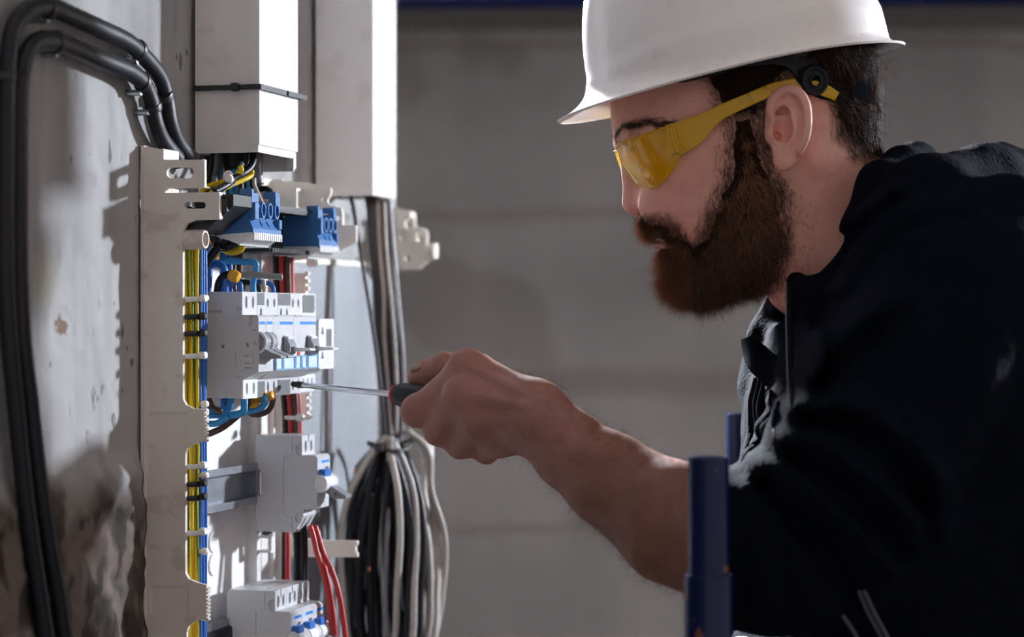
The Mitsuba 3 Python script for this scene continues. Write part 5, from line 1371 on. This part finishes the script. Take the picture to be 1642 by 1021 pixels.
# ------------------------------------------------------------------ hooded jacket
def jacket():
    h = .0034
    g, o = grid([.150, 1.50, .93], [.70, 2.06, 1.655], h)
    ys = .62
    gs = [g[0], (g[1] - YC) * ys, g[2]]
    c = lambda a, b: np.array([(a - 821) * PX, 0, 1.5 - (b - 510.5) * PX])
    F = chain(gs, [c(1520, 440), c(1470, 560), c(1452, 680), c(1455, 850), c(1480, 1150), c(1490, 1560)], [.078, .106, .122, .124, .122, .120], .03)
    F = smin(F, chain(gs, [c(1560, 470), c(1620, 620), c(1650, 850), c(1600, 1200), c(1560, 1560)], [.085, .115, .125, .120, .115], .03), .03)
    p = lambda a: V3(*a)
    sleeve = chain(g, [p((1585, 455, 1.675)), p((1540, 520, 1.64)), p((1472, 610, 1.61)), p((1400, 720, 1.592)), p((1378, 750, 1.592)), p((1412, 815, 1.597))], [.076, .074, .068, .060, .058, .050], .03)
    sleeve = smin(sleeve, chain(g, [p((1415, 818, 1.597)), p((1335, 872, 1.612)), p((1240, 886, 1.628)), p((1165, 880, 1.642)), p((1104, 852, 1.656))], [.048, .052, .0560, .0530, .0475], .02), .022)
    # cut the cuff square to the forearm
    ax = unit(p((1240, 905, 1.628)) - p((1000, 760, 1.69)))
    cc = p((1098, 868, 1.657))
    plane = -sum((g[i] - cc[i]) * ax[i] for i in range(3))
    sleeve = smax(sleeve, plane, .006)
    far = chain(g, [p((1585, 465, 1.91)), p((1540, 700, 1.97)), p((1500, 960, 1.975)), p((1260, 1085, 1.925)), p((1225, 1082, 1.915))], [.078, .068, .056, .044, .040], .03)
    F = smin(F, sleeve, .014)
    F = smin(F, far, .02)
    # hood: collar close to the neck, loose roll behind it
    A_ = [(1290, 466, 1.722, .0115), (1316, 458, 1.715, .012), (1346, 434, 1.706, .0125), (1380, 370, 1.702, .016), (1414, 292, 1.712, .017), (1448, 274, 1.750, .019), (1466, 270, 1.79, .020), (1448, 274, 1.83, .019), (1414, 292, 1.868, .017), (1330, 385, 1.878, .016), (1262, 500, 1.862, .012)]
    F = smin(F, chain(g, [p(a[:3]) for a in A_], [a[3] for a in A_], .008), .010)
    B_ = [(1315, 570, 1.690, .016), (1372, 470, 1.668, .022), (1428, 380, 1.655, .030), (1490, 322, 1.68, .034), (1580, 302, 1.745, .032), (1640, 325, 1.79, .040), (1580, 302, 1.84, .032), (1490, 322, 1.90, .034), (1400, 390, 1.92, .03)]
    F = smin(F, chain(g, [p(a[:3]) for a in B_], [a[3] for a in B_], .010), .012)
    F = smin(F, chain(g, [p((1595, 266, 1.75)), p((1600, 256, 1.79)), p((1595, 266, 1.83))], [.012, .013, .012], .01), .012)
    C_ = [(1330, 590, 1.665, .016), (1400, 470, 1.635, .022), (1500, 385, 1.632, .026), (1620, 350, 1.66, .030), (1690, 380, 1.70, .035)]
    F = smin(F, chain(g, [p(a[:3]) for a in C_], [a[3] for a in C_], .010), .014)
    # front opening: near collar edge, far jacket front in vertical folds
    F = smin(F, chain(g, [p((1277, 448, 1.738)), p((1278, 545, 1.706)), p((1280, 650, 1.690))], [.0075, .011, .014], .006), .008)
    F = smin(F, chain(g, [p((1246, 486, 1.835)), p((1240, 540, 1.82)), p((1222, 620, 1.81))], [.012, .02, .02], .006), .010)
    # neck opening
    F = smax(F, -chain(g, [V3(1180, 420, 1.79), V3(1300, 415, 1.79), V3(1370, 430, 1.79)], [.050, .052, .050], .01), .008)
    # folds on the near side
    X, Z = g[0], g[2]
    nearw = np.clip((1.735 - g[1]) / .05, 0, 1)
    def fold(pts, amp, wd):
        nonlocal F
        q = np.array([[(a - 821) * 1.6 / FL, 1.5 - (b - 510.5) * 1.6 / FL] for a, b in smooth_path(np.array(pts, float), 4)])
        x, z = X[:, 0, 0], Z[0, 0, :]
        xx, zz = np.meshgrid(x, z, indexing='ij')
        d = shapely.distance(shapely.points(np.c_[xx.ravel(), zz.ravel()]), LineString(q)).reshape(xx.shape)
        F = F - (amp * np.exp(-(d / wd)**2)).astype(np.float32)[:, None, :] * nearw
    for pts, amp, wd in (([(1262, 650), (1316, 638), (1369, 655), (1422, 700), (1470, 760)], .014, .009), ([(1280, 668), (1340, 676), (1400, 724), (1455, 800)], -.014, .007),
                         ([(1250, 694), (1305, 706), (1369, 758), (1436, 822)], .013, .009), ([(1262, 728), (1320, 772), (1379, 822), (1425, 876)], -.013, .007),
                         ([(1214, 738), (1273, 766), (1337, 828), (1405, 895)], .012, .009), ([(1225, 776), (1268, 830), (1315, 893), (1358, 958)], -.012, .008),
                         ([(1199, 782), (1212, 850), (1222, 940)], .007, .010), ([(1236, 800), (1262, 882), (1290, 960)], .007, .009), ([(1180, 800), (1186, 880), (1190, 960)], -.005, .007),
                         ([(1140, 800), (1138, 870), (1128, 940)], -.004, .007), ([(1440, 700), (1480, 780), (1490, 850)], .007, .010), ([(1415, 690), (1450, 770), (1466, 850)], -.007, .007),
                         ([(1326, 470), (1305, 549), (1278, 634)], .008, .006), ([(1345, 480), (1322, 560), (1296, 634)], -.008, .005), ([(1410, 482), (1342, 533), (1290, 592)], .011, .008), ([(1430, 505), (1360, 560), (1300, 622)], -.008, .008),
                         ([(1454, 316), (1366, 400), (1307, 508)], -.011, .006), ([(1540, 345), (1460, 368), (1392, 440), (1340, 520)], -.006, .006), ([(1640, 560), (1600, 660), (1545, 780)], -.006, .012), ([(1560, 500), (1540, 620), (1500, 720)], .004, .016)):
        fold(pts, amp, wd)
    full = np.stack(np.broadcast_arrays(*g), -1)[::2, ::2, ::2]
    nz = .0022 * fnoise(full, 28, 11) + .0012 * fnoise(full, 70, 12)
    F = F + ndimage.zoom(nz, [s / t for s, t in zip(F.shape, nz.shape)], order=1).astype(np.float32)
    # never closer to the skin than a cloth's thickness at the cuff
    m = nets(F, o, h)
    return m, F, o, h
jk, jF, jo, jh = jacket()
E(person + '__jacket', toW(jk), 'mat_fleece', True, 'black fleece hooded jacket with pushed-up sleeves')
def on_jacket(px, py, off):
    ys = np.arange(1.52, 1.95, .001)
    q = np.stack([V3(px, py, y) for y in ys])
    v = ndimage.map_coordinates(jF, ((q - jo) / jh).T, order=1, mode='nearest')
    k = int(np.argmax(v < 0))
    return (q[k] if v[k] < 0 else V3(px, py, 1.79)) - [0, off, 0]
# gathered folds of the far jacket front
for pts in ([(1203, 604), (1200, 640), (1199, 690), (1206, 765)], [(1209, 606), (1206, 645), (1212, 690), (1228, 728)], [(1215, 612), (1213, 650), (1219, 690), (1232, 722)], [(1224, 622), (1224, 655), (1228, 690), (1236, 716)], [(1234, 632), (1234, 660), (1237, 690), (1242, 708)], [(1244, 642), (1244, 664), (1246, 690), (1250, 704)], [(1200, 700), (1206, 740), (1216, 785)]):
    c = np.array([on_jacket(a, b, -.0015) for a, b in pts])
    c[:, 1] = c[:, 1] * .3 + c[:, 1].mean() * .7
    fm, _ = tube(c, [.0016, .0034, .0034, .0018], 10)
    E(person + '__jacket_fold', toW(fm), 'mat_fleece', True)
zp = np.array([on_jacket(1266 + 6 * (k / 29)**2, 454 + 196 * k / 29, .001) for k in range(30)])
zp[:, 1] = ndimage.gaussian_filter1d(ndimage.median_filter(zp[:, 1], 7, mode='nearest'), 2, mode='nearest')
zp = np.array([V3(1266 + 6 * (k / 29)**2, 454 + 196 * k / 29, zp[k, 1]) for k in range(30)])
E(person + '__zip_tape', toW(tube(zp, .0026, 8, n=2)[0]), 'mat_matte_black', True, 'dark zip tape')
tooth = []
for q in smooth_path(zp, 2)[::1]:
    tooth.append(bx(q[0] - .0034, q[0] - .0022, q[1] - .0012, q[1] + .0012, q[2] - .00055, q[2] + .00055))
E(person + '__zip_teeth', toW(cat(tooth)), 'wire_grey', False, 'pale zip teeth', kind='stuff')
# folded-over far front corner with a stitched edge
def lapel():
    edge = smooth_path(np.array([(1191, 545), (1193, 565), (1203, 590), (1224, 612), (1246, 632), (1266, 652)], float), 6)
    top = smooth_path(np.array([(1205, 541), (1218, 552), (1232, 560), (1246, 572), (1258, 590), (1268, 620)], float), 6)
    n, k = len(edge), 9
    s = np.linspace(0, 1, k)
    P = np.zeros((n, k, 3))
    for i in range(n):
        for j in range(k):
            a = edge[i] * (1 - s[j]) + top[i] * s[j]
            f = i / (n - 1)
            P[i, j] = V3(a[0], a[1], 1.762 - .060 * f - .010 * math.sin(math.pi * s[j]) + .006 * math.sin(9 * f + 5 * s[j]) * (.3 + s[j]))
    nrm = np.cross(np.gradient(P, axis=0), np.gradient(P, axis=1))
    nrm = unit(nrm)
    A2, B2 = P - nrm * .0016, P + nrm * .0016
    i, j = np.meshgrid(np.arange(n - 1), np.arange(k - 1), indexing='ij')
    q = np.stack([i * k + j, (i + 1) * k + j, (i + 1) * k + j + 1, i * k + j + 1], -1).reshape(-1, 4)
    m = n * k
    fs = [q[:, ::-1], q + m]
    rim = [i * k for i in range(n)] + [(n - 1) * k + j for j in range(1, k)] + [i * k + k - 1 for i in range(n - 2, -1, -1)] + [j for j in range(k - 2, 0, -1)]
    rim = np.array(rim)
    nx = np.roll(rim, -1)
    fs.append(np.stack([rim, nx, nx + m, rim + m], 1))
    q = np.vstack(fs)
    return trimesh.Trimesh(np.vstack([A2.reshape(-1, 3), B2.reshape(-1, 3)]), np.vstack([q[:, [0, 1, 2]], q[:, [0, 2, 3]]]), process=False), P
lm, LP = lapel()
lm.fix_normals()
E(person + '__lapel', toW(lm), 'mat_fleece', 40, 'folded-over front corner of the jacket')
E(person + '__lapel_piping', toW(tube(LP[:, 0], .0010, 8, n=2)[0]), 'wire_white', True, 'pale piped edge')
E(person + '__zip_pull', toW(tube([on_jacket(a, b, .003) for a, b in ((1240, 662), (1237, 678), (1240, 695), (1236, 712))], .0006, 6)[0]), 'wire_white', True, 'thin pale zip pull')
for pts in ([(1376, 945), (1386, 975), (1398, 1010), (1404, 1040)], [(1384, 945), (1396, 978), (1407, 1010), (1412, 1040)], [(1350, 985), (1358, 1008), (1364, 1040)]):
    c = np.array([on_jacket(a, b, .003) for a, b in pts])
    c[:, 1] = c[:, 1].min()
    E(person + '__drawstring', toW(tube(c, .0015, 8)[0]), 'mat_cord', True, 'grey drawstring')
# trousers, shoes (below the frame)
def hips():
    g, o = grid([.20, 1.58, .0], [.56, 2.0, 1.02], .012)
    c = [np.array([(1485 - 821) * PX, YC, .96])]
    F = None
    for s in (-1, 1):
        e = chain(g, [[.335, YC + .07 * s, .93], [.315, YC + .095 * s, .50], [.335, YC + .10 * s, .09]], [.105, .075, .058], .03)
        F = e if F is None else smin(F, e, .03)
    return nets(F, o, .012)
E(person + '__trousers', toW(hips()), 'mat_trousers', True, 'black trousers')
for s in (-1, 1):
    sh = trimesh.creation.icosphere(3, 1.0)
    sh.apply_scale([.135, .05, .06])
    sh.apply_translation([.285, YC + .10 * s, .05])
    v = sh.vertices.copy()
    v[:, 2] = np.maximum(v[:, 2], .0005)
    E(person + '__shoe', toW(trimesh.Trimesh(v, sh.faces, process=False)), 'mat_black_soft', True, 'black shoe')

# ------------------------------------------------------------------ hard hat
hat = thing('hard_hat', 'white plastic hard hat on the man, scuffed, with a black ratchet headband', 'hard hat')
HF_, HU = np.array([-.972, 0, -.233]), np.array([-.233, 0, .972])
HO = np.array([H2(1175, 110)[0], YC, H2(1175, 110)[1]])
def hat_pts(f, l, u):
    return HO + f[..., None] * HF_ + l[..., None] * np.array([0, 1, 0]) + u[..., None] * HU
def hat_shell():
    nphi = 192
    ph = np.arange(nphi) * 2 * np.pi / nphi
    c, s = np.cos(ph), np.sin(ph)
    fr, bk = np.maximum(c, 0), np.maximum(-c, 0)
    ext = .0055 + .023 * fr**2.2 + .006 * bk**3
    rim = -.0050 - .003 * fr**2 - .009 * bk**2 - .002 * (1 - c * c)
    a, b, cx = .1215, .107, -.004
    Ht, ex = .158, 2.25
    hf = .009 + .015 * fr**1.5
    rows = []
    def wall(u):
        t = np.clip(u / Ht, 0, 1)
        return (1 - t**ex)**(1 / ex)
    for t in np.linspace(0, 1, 12):
        rows.append((ext * (1 - t)**2.2, rim + hf * t**1.25, None))
    top0 = rim + hf
    for t in np.r_[np.linspace(.02, .9, 34), np.linspace(.92, 1, 14)]:
        rows.append((0 * ext, top0 + (Ht - .0 - top0) * (np.sin(t * np.pi / 2) if t > .5 else t * np.sin(np.pi / 4) / .5), None))
    step = .030 - .014 * fr**2 - .006 * bk
    def ring(e, u, inset):
        w = wall(np.maximum(u, 0) / 1.0)
        k = 1 / (1 + np.exp(-(u - step) / .0007))
        off = e - .0019 * k - inset
        return np.stack([cx + (a * w + off * (w > .02)) * c, (b * w + off * (w > .02)) * s, u - inset * .6 * (w < .6)], 1)
    O = [ring(e, np.broadcast_to(u, e.shape), 0.0) for e, u, _ in rows]
    I = [ring(e, np.broadcast_to(u, e.shape), .0026) for e, u, _ in rows[1:]]
    edge = O[0] * .5 + ring(rows[0][0], rows[0][1], .0026) * .5
    edge[:, 2] -= .0016
    low = ring(rows[0][0], rows[0][1], .0030)
    R = O[::-1] + [edge] + [low] + I
    # the crown closes over; centre ridge along the top
    v = np.array(R)
    rid = np.exp(-(v[..., 1] / .016)**2) * np.clip((v[..., 2] - .085) / .03, 0, 1) * .006
    v[..., 2] += rid
    n = len(R)
    i, j = np.meshgrid(np.arange(n - 1), np.arange(nphi), indexing='ij')
    q = np.stack([i * nphi + j, i * nphi + (j + 1) % nphi, (i + 1) * nphi + (j + 1) % nphi, (i + 1) * nphi + j], -1).reshape(-1, 4)
    V = v.reshape(-1, 3)
    W = hat_pts(V[:, 0], V[:, 1], V[:, 2])
    m = trimesh.Trimesh(W, np.vstack([q[:, [0, 1, 2]], q[:, [0, 2, 3]]]), process=False)
    return m
hs = hat_shell()
if hs.face_normals[np.argmax(hs.triangles_center[:, 2])][2] < 0:
    hs.invert()
E(hat + '__shell', toW(hs), 'mat_helmet', 50)
def band_strip(xs, top, bot, th=.0028, scale=1.0, side=-1):
    xs = np.asarray(xs, float)
    n, k = len(xs), 7
    P = np.zeros((2, n, k, 3))
    for i, x in enumerate(xs):
        u = np.clip((x - 1190) / (236 * scale), -.995, .995)
        yo = .0895 * scale * math.sqrt(1 - u * u)
        nv = unit(np.array([u / (236 * PX), side * math.sqrt(1 - u * u) / .0895, 0.0]))
        for j in range(k):
            y = top[i] + (bot[i] - top[i]) * j / (k - 1)
            p = V3(x, y, YC + side * yo)
            P[0, i, j], P[1, i, j] = p, p + nv * th
    m = n * k
    i, j = np.meshgrid(np.arange(n - 1), np.arange(k - 1), indexing='ij')
    q = np.stack([i * k + j, (i + 1) * k + j, (i + 1) * k + j + 1, i * k + j + 1], -1).reshape(-1, 4)
    rim = np.array([i * k for i in range(n)] + [(n - 1) * k + j for j in range(1, k)] + [i * k + k - 1 for i in range(n - 2, -1, -1)] + [j for j in range(k - 2, 0, -1)])
    nx = np.roll(rim, -1)
    q = np.vstack([q[:, ::-1], q + m, np.stack([rim, nx, nx + m, rim + m], 1)])
    mesh = trimesh.Trimesh(P.reshape(-1, 3), np.vstack([q[:, [0, 1, 2]], q[:, [0, 2, 3]]]), process=False)
    mesh.fix_normals()
    return mesh
xs = np.r_[np.linspace(1038, 1280, 30)]
E(hat + '__strap_arm', toW(band_strip(xs, np.interp(xs, [1038, 1100, 1180, 1310], [118, 96, 70, 62]), np.interp(xs, [1038, 1100, 1150, 1190, 1240, 1262, 1280], [134, 132, 120, 108, 103, 108, 124]))), 'mat_strap', 40)
xs = np.linspace(1262, 1308, 10)
E(hat + '__strap_hanger', toW(band_strip(xs, np.full(10, 62.0), np.interp(xs, [1262, 1280, 1308], [108, 128, 150]))), 'mat_strap', 40)
xs = np.linspace(1276, 1391, 20)
E(hat + '__rear_band', toW(band_strip(xs, np.interp(xs, [1276, 1300, 1330, 1345, 1391], [112, 102, 108, 118, 124]), np.interp(xs, [1276, 1290, 1320, 1345, 1391], [128, 148, 160, 163, 168]), .0030)), 'mat_matte_black', 40)
xs = np.linspace(1360, 1382, 8)
E(hat + '__size_tab', toW(band_strip(xs, np.full(8, 130.0), np.full(8, 158.0), .0040)), 'mat_matte_black', 40)
xs = np.linspace(1250, 1300, 8)
E(hat + '__strap_slot', toW(band_strip(xs, np.interp(xs, [1250, 1275, 1300], [84, 80, 84]), np.interp(xs, [1250, 1275, 1300], [86, 92, 88]), .0034)), 'mat_black', 40)
kc = V3(1303, 130, YC - .0785)
E(hat + '__knob', toW(lathe([(0, .0112), (.003, .0116), (.0052, .0110), (.0056, .0088), (.0042, .0078), (.0042, .0056), (.0062, .0052), (.0062, .0040), (.001, .0036), (.001, 0)], kc, (.35, -1, 0), 32)), 'mat_strap', 40)
E(hat + '__far_strap', toW(band_strip(np.linspace(1040, 1390, 30), np.full(30, 70.0), np.full(30, 118.0), .003, 1.0, 1)), 'mat_strap', 40)

# ------------------------------------------------------------------ glasses
gl = thing('safety_glasses', 'wraparound safety glasses with bright yellow lenses on the man', 'glasses')
SK = np.array([0, .12, .25, .5, .8, 1.0])
TOP = np.array([(993, 241, 0), (989, 241, 8), (987, 240, 19), (994, 236, 40), (1030, 225, 61), (1066, 212, 67)], float)
BOT = np.array([(1000, 264, 0), (1003, 276, 9), (1016, 297, 24), (1040, 307, 47), (1066, 284, 64), (1079, 257, 68.5)], float)
from scipy.interpolate import PchipInterpolator
ft, fb = PchipInterpolator(SK, TOP), PchipInterpolator(SK, BOT)
def lens(side):
    n, k = 40, 16
    s = np.linspace(0, 1, n)
    P = np.zeros((n, k, 3))
    for i in range(n):
        a, b = ft(s[i]), fb(s[i])
        for j in range(k):
            u = j / (k - 1)
            q = a * (1 - u) + b * u
            bul = math.sin(math.pi * u) * 5 * math.sin(math.pi * min(1, s[i] * 1.1 + .05))
            P[i, j] = HP(q[0] - bul * .8, q[1] + bul * .2, side * (q[2] + bul * .12))
    i, j = np.meshgrid(np.arange(n - 1), np.arange(k - 1), indexing='ij')
    q = np.stack([i * k + j, (i + 1) * k + j, (i + 1) * k + j + 1, i * k + j + 1], -1).reshape(-1, 4)
    return trimesh.Trimesh(P.reshape(-1, 3), np.vstack([q[:, [0, 1, 2]], q[:, [0, 2, 3]]]), process=False), P
for side in (-1, 1):
    m, P = lens(side)
    E(gl + '__lens', toW(m), 'mat_lens', True, 'yellow tinted lens')
    E(gl + '__lens_edge', toW(cat([tube(P[:, 0], .0009, 6, n=2)[0], tube(P[2:, -1], .0009, 6, n=2)[0]])), 'mat_temple', True)
    tp = [(1060, 236, 65, 25), (1076, 233, 67.5, 25), (1100, 222, 71, 22), (1122, 207, 74, 15), (1140, 195, 76.5, 11.5), (1180, 177, 80, 10), (1228, 158, 82, 9.5), (1262, 152, 82, 9), (1292, 158, 79, 10), (1320, 170, 75, 7)]
    c = np.array([HP(a, b, side * d) for a, b, d, _ in tp])
    hw = np.array([w for *_, w in tp]) * PX * .98
    n = 60
    t = np.linspace(0, 1, len(tp))
    cs = PchipInterpolator(t, c)(np.linspace(0, 1, n))
    hs_ = PchipInterpolator(t, hw)(np.linspace(0, 1, n))
    dd = unit(np.gradient(cs, axis=0))
    ov = unit(np.cross(dd, np.tile([0, side, 0], (n, 1)))) * side
    ov *= np.sign(ov[:, 2:3])
    ou = np.tile([0.0, side, 0], (n, 1))
    sec = [(1, -.5), (1, .5), (.75, 1), (-.75, 1), (-1, .5), (-1, -.5), (-.75, -1), (.75, -1)]
    P = np.stack([cs + ov * (hs_ * a)[:, None] + ou * (.0014 * b) for a, b in sec], 1)
    i, j = np.meshgrid(np.arange(n - 1), np.arange(8), indexing='ij')
    q = np.stack([i * 8 + j, i * 8 + (j + 1) % 8, (i + 1) * 8 + (j + 1) % 8, (i + 1) * 8 + j], -1).reshape(-1, 4)
    fan = [[0, a, a + 1] for a in range(1, 7)] + [[(n - 1) * 8, (n - 1) * 8 + a + 1, (n - 1) * 8 + a] for a in range(1, 7)]
    m = trimesh.Trimesh(P.reshape(-1, 3), np.vstack([q[:, [0, 1, 2]], q[:, [0, 2, 3]], fan]), process=False)
    m.fix_normals()
    E(gl + '__temple', toW(m), 'mat_temple', 40, 'amber side arm')
    hv = [HP(1066, 214, side * 67.5), HP(1070, 236, side * 68.5), HP(1078, 256, side * 69)]
    E(gl + '__hinge_rib', toW(tube(hv, .0016, 8)[0]), 'mat_temple', True)
    hv = [HP(1075, 211, side * 69), HP(1080, 233, side * 70), HP(1088, 252, side * 70)]
    E(gl + '__hinge_rib', toW(tube(hv, .0012, 8)[0]), 'mat_temple', True)

# ------------------------------------------------------------------ screwdriver
sd = thing('screwdriver', 'screwdriver with black handle and red collar held to the breaker terminal', 'screwdriver')
tip = S(468, 615.5, tC + .012)
d0 = tip - CAM
tipv = np.array([d0 @ RT, d0 @ FW, tip[2]])
hd = V3(632, 632, 1.812)
ax = unit(hd - tipv)
E(sd + '__tip', toW(lathe([(0, .0012), (.0002, .0020), (.006, .0027), (.011, .0027)], tipv, ax, 12)), 'mat_black', 40, 'dark tip')
E(sd + '__shaft', toW(lathe([(.009, .0), (.009, .0022), (np.linalg.norm(hd - tipv) + .002, .0026)], tipv, ax, 20)), 'mat_chrome', 40, 'bright steel shaft')
E(sd + '__collar', toW(lathe([(-.0012, .0), (-.001, .0072), (.0004, .0082), (.0018, .0082), (.002, .0)], hd, ax, 28)), 'mat_red', 40, 'red collar')
def handle():
    s = np.linspace(0, 1, 40)
    n = 48
    L = .092
    r = np.interp(s, [0, .03, .12, .2, .3, .5, .8, .95, 1], [.0078, .0090, .0102, .0098, .0100, .0120, .0122, .0100, .004])
    ang = np.arange(n) * 2 * np.pi / n
    fl = 1 - .07 * np.clip(np.cos(6 * ang), -.2, 1)[None] * np.clip((s - .02) / .06, 0, 1)[:, None]
    a = unit(np.cross(ax, [0, 0, 1.0]))
    b = np.cross(ax, a)
    rr = r[:, None] * fl
    P = hd + ax * .0018 + (s * L)[:, None, None] * ax + rr[..., None] * (np.cos(ang)[None, :, None] * a + np.sin(ang)[None, :, None] * b)
    i, j = np.meshgrid(np.arange(39), np.arange(n), indexing='ij')
    q = np.stack([i * n + j, i * n + (j + 1) % n, (i + 1) * n + (j + 1) % n, (i + 1) * n + j], -1).reshape(-1, 4)
    v = np.vstack([P.reshape(-1, 3), P[0].mean(0)[None], P[-1].mean(0)[None]])
    jj = np.arange(n)
    f = np.vstack([q[:, [0, 1, 2]], q[:, [0, 2, 3]], np.c_[np.full(n, 40 * n), (jj + 1) % n, jj], np.c_[np.full(n, 40 * n + 1), 39 * n + jj, 39 * n + (jj + 1) % n]])
    m = trimesh.Trimesh(v, f, process=False)
    m.fix_normals()
    return m
E(sd + '__handle', toW(handle()), 'mat_black', 40, 'black fluted handle')

# ------------------------------------------------------------------ blue scaffold posts
def post(px, wpx, ytop, Y, ysl, label):
    k = thing('scaffold_post', label, 'post')
    r = wpx * Y / FL / 2
    c = V3(px, ytop, Y)
    z1 = c[2]
    pr = [(-(z1 - .01), 0), (-(z1 - .01), r), (-.0012, r), (0, r * .97), (0, r * .80), (-.10, r * .80), (-.10, 0)]
    m = lathe(pr, c, (0, 0, 1), 40)
    E(k + '__tube', toW(m), 'mat_blue_paint', 40)
    if ysl:
        z = V3(px, ysl, Y)[2]
        m = lathe([(-.30, r * 1.0), (-.30, r * 1.18), (-.0015, r * 1.18), (0, r * 1.14), (0, r * 1.0)], [c[0], c[1], z], (0, 0, 1), 40)
        E(k + '__sleeve', toW(m), 'mat_blue_paint', 40)
    m = lathe([(0, 0), (0, r * 3), (.008, r * 3), (.010, r * 2.8), (.010, 0)], [c[0], c[1], 0], (0, 0, 1), 32)
    E(k + '__foot', toW(m), 'mat_steel', 40)
post(1136, 66, 732, 1.50, 921, 'chipped blue scaffold post with a wider sleeve, in front of the forearm')
post(1193, 57, 663, 2.02, None, 'shorter-looking blue scaffold post half hidden behind the jacket front')
